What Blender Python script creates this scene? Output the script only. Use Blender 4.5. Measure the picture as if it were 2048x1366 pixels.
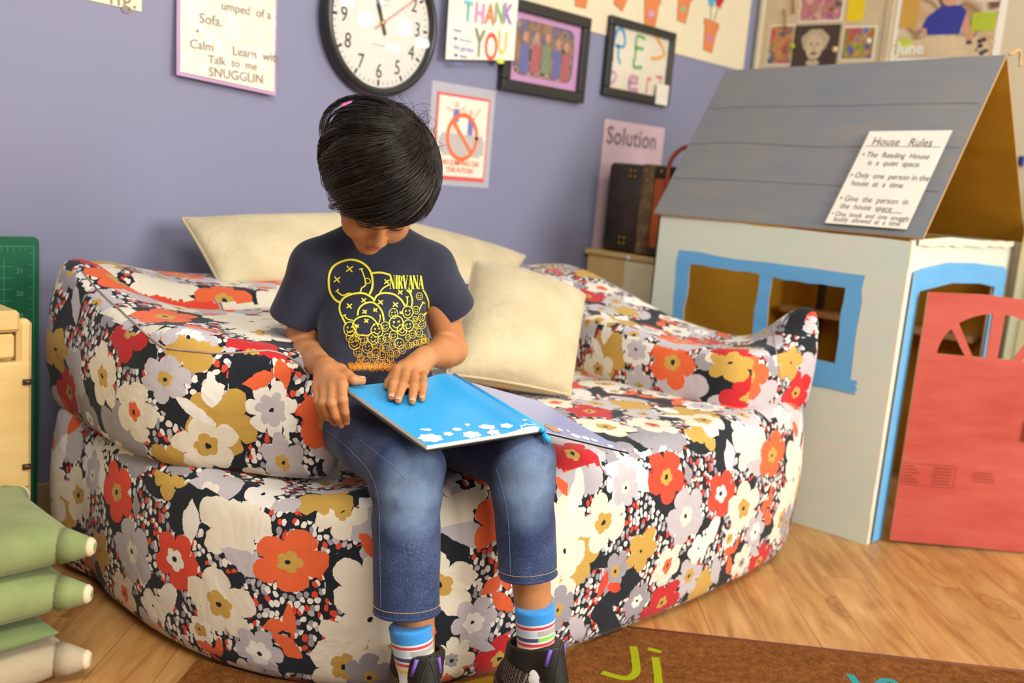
import bpy, math, random
import numpy as np
from mathutils import Vector, Matrix
from mathutils.bvhtree import BVHTree

for o in list(bpy.data.objects):
    bpy.data.objects.remove(o, do_unlink=True)
SC = bpy.context.scene
COL = SC.collection
rng = np.random.default_rng(7)
random.seed(7)

# ------------------------------------------------------------------ camera
F_PX = 2000.0
PITCH, ROLL, YAW, CAM_H = math.radians(9.6), math.radians(5.0), math.radians(42.0), 0.92
fw0 = np.array([math.cos(YAW), math.sin(YAW), 0.0])
r0 = np.array([math.sin(YAW), -math.cos(YAW), 0.0])
up0 = np.array([0, 0, 1.0])
FW = fw0 * math.cos(PITCH) - up0 * math.sin(PITCH)
_up1 = up0 * math.cos(PITCH) + fw0 * math.sin(PITCH)
CX = r0 * math.cos(ROLL) + _up1 * math.sin(ROLL)
CY = -r0 * math.sin(ROLL) + _up1 * math.cos(ROLL)
CP = np.array([0, 0, CAM_H])
cam_d = bpy.data.cameras.new('camera')
cam = bpy.data.objects.new('camera', cam_d)
COL.objects.link(cam)
M = Matrix.Identity(4)
for i in range(3):
    M[i][0], M[i][1], M[i][2], M[i][3] = CX[i], CY[i], -FW[i], CP[i]
cam.matrix_world = M
cam_d.sensor_width = 36.0
cam_d.lens = F_PX * 36.0 / 2048.0
cam_d.clip_start = 0.05
cam_d.dof.use_dof = True
cam_d.dof.focus_distance = 1.68
cam_d.dof.aperture_fstop = 3.2
SC.camera = cam


def ray(px, py):
    return FW + CX * (px - 1024) / F_PX + CY * (683 - py) / F_PX


def P(px, py, d):
    return CP + ray(px, py) * d


def on(px, py, n, k):
    """the point of the plane n.p = k seen at a pixel"""
    d = ray(px, py)
    n = np.array(n, float)
    return CP + d * ((k - n @ CP) / (n @ d))


# ------------------------------------------------------------------ light, world, exposure
SC.view_settings.view_transform = 'Standard'
SC.view_settings.look = 'None'
SC.view_settings.exposure = 0.38
SC.view_settings.gamma = 1.0
SC.view_settings.use_curve_mapping = False
SC.cycles.max_bounces = 5
SC.cycles.diffuse_bounces = 3
SC.cycles.glossy_bounces = 3
SC.cycles.transmission_bounces = 4
SC.cycles.transparent_max_bounces = 6
SC.cycles.sample_clamp_indirect = 4.0

world = bpy.data.worlds.new('world')
SC.world = world
world.use_nodes = True
world.node_tree.nodes['Background'].inputs[0].default_value = (1.0, 0.95, 0.90, 1)
world.node_tree.nodes['Background'].inputs[1].default_value = 0.33


def area(name, loc, target, size, sizey, power, color):
    l = bpy.data.lights.new(name, 'AREA')
    l.shape = 'RECTANGLE'
    l.size, l.size_y = size, sizey
    l.energy = power
    l.color = color
    o = bpy.data.objects.new(name, l)
    COL.objects.link(o)
    o.location = loc
    d = Vector(target) - Vector(loc)
    o.rotation_euler = d.to_track_quat('-Z', 'Y').to_euler()
    return o


area('window_light', (2.1, -2.6, 1.9), (1.5, 1.5, 0.5), 2.2, 1.5, 132, (1.0, 0.96, 0.90))
area('ceiling_light', (0.1, -0.3, 2.6), (0.9, 1.2, 0.3), 1.4, 0.7, 46, (1.0, 0.93, 0.82))
area('ceiling_light_far', (3.0, 0.3, 2.7), (3.0, 0.4, 0), 1.2, 0.6, 10, (1.0, 0.93, 0.82))


# ------------------------------------------------------------------ helpers: tags and meshes
def s2l(c):
    c = c / 255.0
    return c / 12.92 if c <= 0.04045 else ((c + 0.055) / 1.055) ** 2.4


def rgb(r, g, b):
    return (s2l(r), s2l(g), s2l(b), 1.0)


def tag(o, label=None, cat=None, group=None, kind=None):
    if label:
        o['label'] = label
    if cat:
        o['category'] = cat
    if group:
        o['group'] = group
    if kind:
        o['kind'] = kind
    return o


def thing(name, loc, label, cat, group=None, rotz=0):
    o = bpy.data.objects.new(name, None)
    o.empty_display_size = 0.05
    COL.objects.link(o)
    o.location = loc
    o.rotation_euler = (0, 0, rotz)
    return tag(o, label, cat, group)


def link(o, parent=None):
    COL.objects.link(o)
    if parent is not None:
        bpy.context.view_layer.update()
        o.parent = parent
        o.matrix_parent_inverse = parent.matrix_world.inverted()
    return o


def mesh_obj(name, verts, faces, mats, parent=None, smooth=True, fmat=None, uvs=None):
    me = bpy.data.meshes.new(name)
    verts = np.asarray(verts, dtype=np.float32)
    if isinstance(faces, np.ndarray):
        nf, k = faces.shape
        me.vertices.add(len(verts))
        me.vertices.foreach_set('co', verts.ravel())
        me.loops.add(nf * k)
        me.loops.foreach_set('vertex_index', faces.ravel().astype(np.int32))
        me.polygons.add(nf)
        me.polygons.foreach_set('loop_start', np.arange(0, nf * k, k, dtype=np.int32))
        me.polygons.foreach_set('loop_total', np.full(nf, k, dtype=np.int32))
    else:
        me.from_pydata([tuple(map(float, v)) for v in verts], [], [tuple(int(i) for i in f) for f in faces])
    if not isinstance(mats, (list, tuple)):
        mats = [mats]
    for m in mats:
        me.materials.append(m)
    me.polygons.foreach_set('use_smooth', np.full(len(me.polygons), smooth, dtype=bool))
    if fmat is not None:
        me.polygons.foreach_set('material_index', np.asarray(fmat, dtype=np.int32))
    if uvs is not None:
        uvl = me.uv_layers.new(name='UVMap')
        uvl.data.foreach_set('uv', np.asarray(uvs, dtype=np.float32).ravel())
    me.update(calc_edges=True)
    me.validate()
    o = bpy.data.objects.new(name, me)
    return link(o, parent)


class MB:
    """collects simple shapes into one mesh"""

    def __init__(self):
        self.v, self.f, self.m = [], [], []

    def add(self, vs, fs, mi=0):
        b = len(self.v)
        self.v += [tuple(map(float, p)) for p in vs]
        self.f += [tuple(i + b for i in f) for f in fs]
        self.m += [mi] * len(fs)
        return self

    def box(self, lo, hi, mi=0, bev=0.0, R=None, o=None):
        lo, hi = np.array(lo, float), np.array(hi, float)
        b = min(bev, *(abs(hi - lo) * 0.49)) if bev else 0
        vs, fs = [], []
        if b <= 0:
            for z in (lo[2], hi[2]):
                for y in (lo[1], hi[1]):
                    for x in (lo[0], hi[0]):
                        vs.append((x, y, z))
            fs = [(0, 2, 3, 1), (4, 5, 7, 6), (0, 1, 5, 4), (2, 6, 7, 3), (0, 4, 6, 2), (1, 3, 7, 5)]
        else:
            # chamfered box: each corner has 3 verts
            idx = {}
            for sx in (0, 1):
                for sy in (0, 1):
                    for sz in (0, 1):
                        c = [(lo, hi)[s][i] for i, s in enumerate((sx, sy, sz))]
                        for ax in range(3):
                            p = list(c)
                            for j in range(3):
                                if j != ax:
                                    p[j] += b * (1 if (sx, sy, sz)[j] == 0 else -1)
                            idx[(sx, sy, sz, ax)] = len(vs)
                            vs.append(p)
            for ax in range(3):
                a1, a2 = [i for i in range(3) if i != ax]
                for s in (0, 1):
                    q = []
                    for (u, w) in ((0, 0), (1, 0), (1, 1), (0, 1)):
                        k = [0, 0, 0]
                        k[ax], k[a1], k[a2] = s, u, w
                        q.append(idx[(k[0], k[1], k[2], ax)])
                    fs.append(tuple(q))
            for ax in range(3):  # edge along ax
                a1, a2 = [i for i in range(3) if i != ax]
                for u in (0, 1):
                    for w in (0, 1):
                        k0, k1 = [0, 0, 0], [0, 0, 0]
                        k0[a1] = k1[a1] = u
                        k0[a2] = k1[a2] = w
                        k1[ax] = 1
                        fs.append((idx[(*k0, a1)], idx[(*k1, a1)], idx[(*k1, a2)], idx[(*k0, a2)]))
            for sx in (0, 1):
                for sy in (0, 1):
                    for sz in (0, 1):
                        fs.append(tuple(idx[(sx, sy, sz, a)] for a in range(3)))
        vs = np.array(vs)
        if R is not None:
            vs = vs @ np.array(R).T
        if o is not None:
            vs = vs + np.array(o)
        return self.add(vs, fs, mi)

    def prism(self, poly, o, ax, ay, an, t, mi=0):
        """polygon (2D) in the plane o + x*ax + y*ay, thickness t along an"""
        o, ax, ay, an = (np.array(q, float) for q in (o, ax, ay, an))
        n = len(poly)
        A = [o + x * ax + y * ay for x, y in poly]
        B = [p + an * t for p in A]
        fs = [tuple(range(n)), tuple(range(2 * n - 1, n - 1, -1))]
        fs += [(i, (i + 1) % n, n + (i + 1) % n, n + i) for i in range(n)]
        return self.add(A + B, fs, mi)

    def tube(self, pts, r, n=6, mi=0, caps=True):
        pts = np.array(pts, float)
        r = np.full(len(pts), r) if np.isscalar(r) else np.array(r, float)
        T = np.gradient(pts, axis=0)
        T /= np.linalg.norm(T, axis=1)[:, None] + 1e-12
        ref = np.array([0, 0, 1.0]) if abs(T[0][2]) < 0.9 else np.array([1.0, 0, 0])
        vs = []
        U = np.cross(T[0], ref)
        U /= np.linalg.norm(U)
        for p, t, rr in zip(pts, T, r):
            U = U - t * (U @ t)
            U /= np.linalg.norm(U) + 1e-12
            V = np.cross(t, U)
            for k in range(n):
                a = 2 * math.pi * k / n
                vs.append(p + rr * (math.cos(a) * U + math.sin(a) * V))
        fs = []
        for i in range(len(pts) - 1):
            for k in range(n):
                a, b = i * n + k, i * n + (k + 1) % n
                fs.append((a, b, b + n, a + n))
        if caps:
            fs.append(tuple(range(n - 1, -1, -1)))
            fs.append(tuple(range((len(pts) - 1) * n, len(pts) * n)))
        return self.add(vs, fs, mi)

    def stroke(self, pts, w, o, ax, ay, an, lift, mi=0):
        """flat pen stroke on a plane; pts in plane units"""
        pts = np.array(pts, float)
        if len(pts) < 2:
            return self
        T = np.gradient(pts, axis=0)
        T /= np.linalg.norm(T, axis=1)[:, None] + 1e-12
        N = np.stack([-T[:, 1], T[:, 0]], 1) * w / 2
        pts[0] -= T[0] * w * .4
        pts[-1] += T[-1] * w * .4
        o, ax, ay, an = (np.array(q, float) for q in (o, ax, ay, an))
        L = [o + p[0] * ax + p[1] * ay + an * lift for p in pts + N]
        Rr = [o + p[0] * ax + p[1] * ay + an * lift for p in pts - N]
        n = len(pts)
        return self.add(L + Rr, [(i, i + 1, n + i + 1, n + i) for i in range(n - 1)], mi)

    def lathe(self, prof, n, o, ax, ay, an, mi=0):
        """profile (radius, height along an)"""
        o, ax, ay, an = (np.array(q, float) for q in (o, ax, ay, an))
        vs, fs = [], []
        for r, h in prof:
            for k in range(n):
                a = 2 * math.pi * k / n
                vs.append(o + ax * r * math.cos(a) + ay * r * math.sin(a) + an * h)
        for i in range(len(prof) - 1):
            for k in range(n):
                a, b = i * n + k, i * n + (k + 1) % n
                fs.append((a, b, b + n, a + n))
        if prof[0][0] > 1e-6:
            fs.append(tuple(range(n - 1, -1, -1)))
        if prof[-1][0] > 1e-6:
            fs.append(tuple(range((len(prof) - 1) * n, len(prof) * n)))
        return self.add(vs, fs, mi)

    def build(self, name, mats, parent=None, smooth=False):
        me = bpy.data.meshes.new(name)
        me.from_pydata(self.v, [], self.f)
        for m in (mats if isinstance(mats, (list, tuple)) else [mats]):
            me.materials.append(m)
        me.polygons.foreach_set('material_index', np.array(self.m, dtype=np.int32))
        me.polygons.foreach_set('use_smooth', np.full(len(me.polygons), smooth, dtype=bool))
        me.update()
        import bmesh
        bm = bmesh.new()
        bm.from_mesh(me)
        bmesh.ops.recalc_face_normals(bm, faces=bm.faces)
        bm.to_mesh(me)
        bm.free()
        o = bpy.data.objects.new(name, me)
        return link(o, parent)


def catmull(pts, n=8, closed=False):
    pts = np.array(pts, float)
    m = len(pts)
    out = []
    rngi = range(m if closed else m - 1)
    for i in rngi:
        if closed:
            p0, p1, p2, p3 = pts[(i - 1) % m], pts[i], pts[(i + 1) % m], pts[(i + 2) % m]
        else:
            p0, p1, p2, p3 = pts[max(i - 1, 0)], pts[i], pts[i + 1], pts[min(i + 2, m - 1)]
        for k in range(n):
            t = k / n
            out.append(0.5 * ((2 * p1) + (-p0 + p2) * t + (2 * p0 - 5 * p1 + 4 * p2 - p3) * t * t + (-p0 + 3 * p1 - 3 * p2 + p3) * t ** 3))
    if not closed:
        out.append(pts[-1])
    return np.array(out)


# ------------------------------------------------------------------ helpers: text
def text_obj(name, body, size, o, ax, ay, an, mat, parent=None, lift=0.0008, align='CENTER', bold=0.0, space=1.0, sx=1.0, line=1.0):
    cu = bpy.data.curves.new(name + '_c', 'FONT')
    cu.body = body
    cu.size = size
    cu.align_x = align
    cu.align_y = 'CENTER'
    cu.offset = bold
    cu.space_character = space
    cu.space_line = line
    cu.resolution_u = 3
    cu.fill_mode = 'FRONT'
    tmp = bpy.data.objects.new(name + '_t', cu)
    COL.objects.link(tmp)
    dg = bpy.context.evaluated_depsgraph_get()
    me = bpy.data.meshes.new_from_object(tmp.evaluated_get(dg))
    bpy.data.objects.remove(tmp, do_unlink=True)
    me.name = name
    o, ax, ay, an = (np.array(q, float) for q in (o, ax, ay, an))
    co = np.zeros(len(me.vertices) * 3, dtype=np.float32)
    me.vertices.foreach_get('co', co)
    co = co.reshape(-1, 3)
    w = o + np.outer(co[:, 0] * sx, ax) + np.outer(co[:, 1], ay) + an * lift
    me.vertices.foreach_set('co', w.astype(np.float32).ravel())
    me.materials.clear()
    me.materials.append(mat)
    me.update()
    ob = bpy.data.objects.new(name, me)
    return link(ob, parent)


# ------------------------------------------------------------------ helpers: signed distance surfaces
def smin(a, b, k):
    h = np.clip(0.5 + 0.5 * (b - a) / k, 0, 1)
    return b * (1 - h) + a * h - k * h * (1 - h)


def smax(a, b, k):
    return -smin(-a, -b, k)


def cone(p, a, b, ra, rb):
    a, b = np.asarray(a, float), np.asarray(b, float)
    ba = b - a
    t = np.clip(((p - a) @ ba) / (ba @ ba), 0, 1)
    return np.linalg.norm(p - a - t[:, None] * ba, axis=1) - (ra + (rb - ra) * t)


def ell(p, c, r, R=None):
    q = p - np.asarray(c, float)
    if R is not None:
        q = q @ R
    r = np.asarray(r, float)
    k0 = np.linalg.norm(q / r, axis=1)
    k1 = np.linalg.norm(q / (r * r), axis=1)
    return k0 * (k0 - 1.0) / (k1 + 1e-9)


def near(p, c, R, fn, far=0.3):
    """evaluate fn only within R of c"""
    out = np.full(len(p), far)
    m = ((p - np.asarray(c)) ** 2).sum(1) < R * R
    if m.any():
        out[m] = fn(p[m])
    return out


def nets(f, lo, hi, h):
    lo, hi = np.array(lo, float), np.array(hi, float)
    B = 12
    nb = np.ceil((hi - lo) / h / B).astype(int)
    n = nb * B + 1
    vol = np.full(n, 1.0, dtype=np.float32)
    bi = np.stack(np.meshgrid(*[np.arange(k) for k in nb], indexing='ij'), -1).reshape(-1, 3)
    cen = lo + (bi + 0.5) * B * h
    dc = f(cen)
    rad = B * h * 0.87 * 1.5 + 2 * h
    nearb = np.abs(dc) < rad
    for b in bi[(~nearb) & (dc < 0)]:
        s = b * B
        vol[s[0]:s[0] + B + 1, s[1]:s[1] + B + 1, s[2]:s[2] + B + 1] = -1
    g = np.stack(np.meshgrid(*[np.arange(B + 1)] * 3, indexing='ij'), -1).reshape(-1, 3)
    act = bi[nearb]
    for i in range(0, len(act), 150):
        ch = act[i:i + 150]
        idx = (ch[:, None, :] * B + g[None]).reshape(-1, 3)
        d = f(lo + idx * h)
        vol[idx[:, 0], idx[:, 1], idx[:, 2]] = d
    s = vol < 0
    cnt = np.zeros(n - 1, dtype=np.int8)
    for dx in (0, 1):
        for dy in (0, 1):
            for dz in (0, 1):
                cnt += s[dx:n[0] - 1 + dx, dy:n[1] - 1 + dy, dz:n[2] - 1 + dz]
    cells = np.argwhere((cnt > 0) & (cnt < 8))
    imap = np.full(n - 1, -1, dtype=np.int32)
    imap[cells[:, 0], cells[:, 1], cells[:, 2]] = np.arange(len(cells))
    acc = np.zeros((len(cells), 3))
    num = np.zeros(len(cells))
    corners = [(a, b, c) for a in (0, 1) for b in (0, 1) for c in (0, 1)]
    val = {c: vol[cells[:, 0] + c[0], cells[:, 1] + c[1], cells[:, 2] + c[2]] for c in corners}
    for c in corners:
        for ax in range(3):
            if c[ax] == 0:
                e = list(c)
                e[ax] = 1
                va, vb = val[c], val[tuple(e)]
                m = (va < 0) != (vb < 0)
                t = np.where(m, va / np.where(m, va - vb, 1), 0)
                for j in range(3):
                    acc[:, j] += np.where(m, c[j] + (t if j == ax else 0), 0)
                num += m
    verts = lo + (cells + acc / num[:, None]) * h
    faces = []
    for ax in range(3):
        a1, a2 = (ax + 1) % 3, (ax + 2) % 3
        sl0, sl1 = [slice(None)] * 3, [slice(None)] * 3
        sl0[ax], sl1[ax] = slice(0, n[ax] - 1), slice(1, n[ax])
        A, Bq = s[tuple(sl0)], s[tuple(sl1)]
        e = np.argwhere(A != Bq)
        e = e[(e[:, a1] > 0) & (e[:, a2] > 0) & (e[:, a1] < n[a1] - 1) & (e[:, a2] < n[a2] - 1)]
        inside = A[e[:, 0], e[:, 1], e[:, 2]]
        q = []
        for d1, d2 in ((-1, -1), (0, -1), (0, 0), (-1, 0)):
            c = e.copy()
            c[:, a1] += d1
            c[:, a2] += d2
            q.append(imap[c[:, 0], c[:, 1], c[:, 2]])
        q = np.stack(q, 1)
        q[~inside] = q[~inside][:, ::-1]
        faces.append(q)
    faces = np.concatenate(faces)
    faces = faces[(faces >= 0).all(1)]
    return verts, faces


def relax(v, f, it=2, w=0.5):
    for _ in range(it):
        acc = np.zeros_like(v)
        num = np.zeros(len(v))
        for a, b in ((0, 1), (1, 2), (2, 3), (3, 0)):
            np.add.at(acc, f[:, a], v[f[:, b]])
            np.add.at(acc, f[:, b], v[f[:, a]])
            np.add.at(num, f[:, a], 1)
            np.add.at(num, f[:, b], 1)
        v = v * (1 - w) + w * acc / np.maximum(num, 1)[:, None]
    return v


def face_normals(v, f):
    n = np.cross(v[f[:, 2]] - v[f[:, 0]], v[f[:, 3]] - v[f[:, 1]])
    return n / (np.linalg.norm(n, axis=1)[:, None] + 1e-12)


def sdf_obj(name, f, lo, hi, h, mat, parent=None, it=1, uvf=None):
    v, q = nets(f, lo, hi, h)
    v = relax(v, q, it)
    uvs = None
    if uvf is not None:
        uvs = uvf(v, q)
    return mesh_obj(name, v, q, mat, parent, True, uvs=uvs)


def bvh(o):
    me = o.data
    co = np.zeros(len(me.vertices) * 3, dtype=np.float32)
    me.vertices.foreach_get('co', co)
    bpy.context.view_layer.update()
    mw = np.array(o.matrix_world)
    co = co.reshape(-1, 3) @ mw[:3, :3].T + mw[:3, 3]
    return BVHTree.FromPolygons([tuple(map(float, c)) for c in co], [tuple(p.vertices) for p in me.polygons])


def drop(tree, px, py, lift=0.0):
    """the point of a surface met by the line of sight through a pixel"""
    d = ray(px, py)
    dn = d / np.linalg.norm(d)
    loc, nor, i, dist = tree.ray_cast(Vector(CP), Vector(dn))
    if loc is None:
        return None
    n = np.array(nor)
    if n @ dn > 0:
        n = -n
    return np.array(loc) + n * lift, n


def noise3(p, s=1.0, seed=0):
    """cheap smooth noise from sines, about -1..1"""
    r = np.random.default_rng(seed)
    out = np.zeros(len(p))
    for k in range(5):
        d = r.normal(size=3)
        d /= np.linalg.norm(d)
        out += np.sin((p @ d) * s * (0.7 + 0.35 * k) + r.uniform(0, 6.28)) * (0.5 ** (k * 0.4))
    return out / 2.6

# ------------------------------------------------------------------ materials
class NT:
    def __init__(self, name):
        self.m = bpy.data.materials.new(name)
        self.m.use_nodes = True
        self.t = self.m.node_tree
        self.t.nodes.clear()
        self.out = self.t.nodes.new('ShaderNodeOutputMaterial')
        self.b = self.t.nodes.new('ShaderNodeBsdfPrincipled')
        self.t.links.new(self.b.outputs[0], self.out.inputs[0])

    def n(self, kind, **kw):
        nd = self.t.nodes.new(kind)
        for k, v in kw.items():
            setattr(nd, k, v)
        return nd

    def put(self, sock, v):
        if isinstance(v, bpy.types.NodeSocket):
            self.t.links.new(v, sock)
        else:
            sock.default_value = v

    def math(self, op, a, b=None, c=None):
        nd = self.n('ShaderNodeMath', operation=op)
        self.put(nd.inputs[0], a)
        if b is not None:
            self.put(nd.inputs[1], b)
        if c is not None:
            self.put(nd.inputs[2], c)
        return nd.outputs[0]

    def vmath(self, op, a, b=None, c=None, s=None):
        nd = self.n('ShaderNodeVectorMath', operation=op)
        self.put(nd.inputs[0], a)
        if b is not None:
            self.put(nd.inputs[1], b)
        if c is not None:
            self.put(nd.inputs[2], c)
        if s is not None:
            self.put(nd.inputs[3], s)
        return nd.outputs['Value' if op in ('LENGTH', 'DOT_PRODUCT', 'DISTANCE') else 'Vector']

    def mix(self, f, a, b, mode='MIX'):
        nd = self.n('ShaderNodeMix', data_type='RGBA', blend_type=mode)
        self.put(nd.inputs[0], f)
        self.put(nd.inputs[6], a)
        self.put(nd.inputs[7], b)
        return nd.outputs[2]

    def coord(self, which='Object'):
        return self.n('ShaderNodeTexCoord').outputs[which]

    def mapping(self, v, scale=(1, 1, 1), rot=(0, 0, 0), loc=(0, 0, 0)):
        nd = self.n('ShaderNodeMapping')
        self.put(nd.inputs[0], v)
        nd.inputs['Location'].default_value = loc
        nd.inputs['Rotation'].default_value = rot
        nd.inputs['Scale'].default_value = scale
        return nd.outputs[0]

    def noise(self, v, scale, detail=2, rough=0.5, out=0, dist=0.0):
        nd = self.n('ShaderNodeTexNoise')
        self.put(nd.inputs['Vector'], v)
        nd.inputs['Scale'].default_value = scale
        nd.inputs['Detail'].default_value = detail
        nd.inputs['Roughness'].default_value = rough
        nd.inputs['Distortion'].default_value = dist
        return nd.outputs[out]

    def ramp(self, f, stops, interp='LINEAR'):
        nd = self.n('ShaderNodeValToRGB')
        self.put(nd.inputs[0], f)
        cr = nd.color_ramp
        cr.interpolation = interp
        while len(cr.elements) < len(stops):
            cr.elements.new(0.5)
        for e, (p, c) in zip(cr.elements, stops):
            e.position = p
            e.color = c
        return nd.outputs[0]

    def bump(self, h, strength=0.2, dist=0.002):
        nd = self.n('ShaderNodeBump')
        nd.inputs['Strength'].default_value = strength
        nd.inputs['Distance'].default_value = dist
        self.put(nd.inputs['Height'], h)
        self.put(self.b.inputs['Normal'], nd.outputs[0])

    def col(self, c):
        self.put(self.b.inputs['Base Color'], c)

    def set(self, rough=0.6, spec=0.5, **kw):
        self.b.inputs['Roughness'].default_value = rough
        self.b.inputs['Specular IOR Level'].default_value = spec
        for k, v in kw.items():
            self.b.inputs[k.replace('_', ' ')].default_value = v


def plain(name, c, rough=0.6, spec=0.4, var=0.06, vs=8.0, bump=0.0, bs=200.0, **kw):
    """plain coloured material with a little procedural mottling"""
    m = NT(name)
    co = m.coord('Object')
    nz = m.noise(co, vs, 3)
    c = tuple(c)
    dark = tuple(x * (1 - var * 2) for x in c[:3]) + (1,)
    lite = tuple(min(1, x * (1 + var * 2)) for x in c[:3]) + (1,)
    m.col(m.ramp(nz, [(0.25, dark), (0.75, lite)]))
    m.set(rough, spec, **kw)
    if bump:
        m.bump(m.noise(co, bs, 2), bump, 0.001)
    return m.m


def cloth(name, c, weave=900.0, strength=0.25, var=0.05, rough=0.85, wr=0.0, c2=None):
    m = NT(name)
    co = m.coord('Object')
    nz = m.noise(co, 14, 3)
    fine = m.noise(co, weave, 1)
    c2 = c2 or c
    dark = tuple(x * (1 - var * 2) for x in c[:3]) + (1,)
    lite = tuple(min(1, x * (1 + var * 2)) for x in c2[:3]) + (1,)
    f = m.math('MULTIPLY_ADD', fine, 0.35, m.math('MULTIPLY', nz, 0.65))
    m.col(m.ramp(f, [(0.3, dark), (0.7, lite)]))
    m.set(rough, 0.25, Sheen_Weight=0.15)
    h = fine
    if wr:
        h = m.math('MULTIPLY_ADD', m.noise(co, 22, 3, 0.55, dist=1.2), wr, m.math('MULTIPLY', fine, 0.15))
        m.bump(h, strength, 0.006)
    else:
        m.bump(h, strength, 0.0006)
    return m.m


def wood(name, c1, c2, scale=(1, 1, 1), rough=0.4, axis='X'):
    m = NT(name)
    co = m.coord('Object')
    s = {'X': (1.2, 16, 16), 'Y': (16, 1.2, 16), 'Z': (16, 16, 1.2)}[axis]
    v = m.mapping(co, scale=s)
    nz = m.noise(v, 1.6, 5, 0.6, dist=0.6)
    m.col(m.ramp(nz, [(0.25, c1), (0.75, c2)]))
    m.set(rough, 0.45)
    return m.m


# floral fabric: every motif is an explicit node chain in a repeating tile
TU, TV = 0.86, 0.60
CREAM = (0.80, 0.73, 0.58, 1)
WHITE = (0.84, 0.80, 0.72, 1)
LGREY = (0.52, 0.48, 0.50, 1)
GREY = (0.33, 0.31, 0.34, 1)
DGREY = (0.16, 0.155, 0.175, 1)
GOLD = (0.56, 0.34, 0.07, 1)
DGOLD = (0.42, 0.25, 0.05, 1)
RED = (0.72, 0.065, 0.03, 1)
ORANGE = (0.78, 0.13, 0.04, 1)
CRIM = (0.55, 0.02, 0.025, 1)
DARK = (0.012, 0.016, 0.022, 1)


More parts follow.
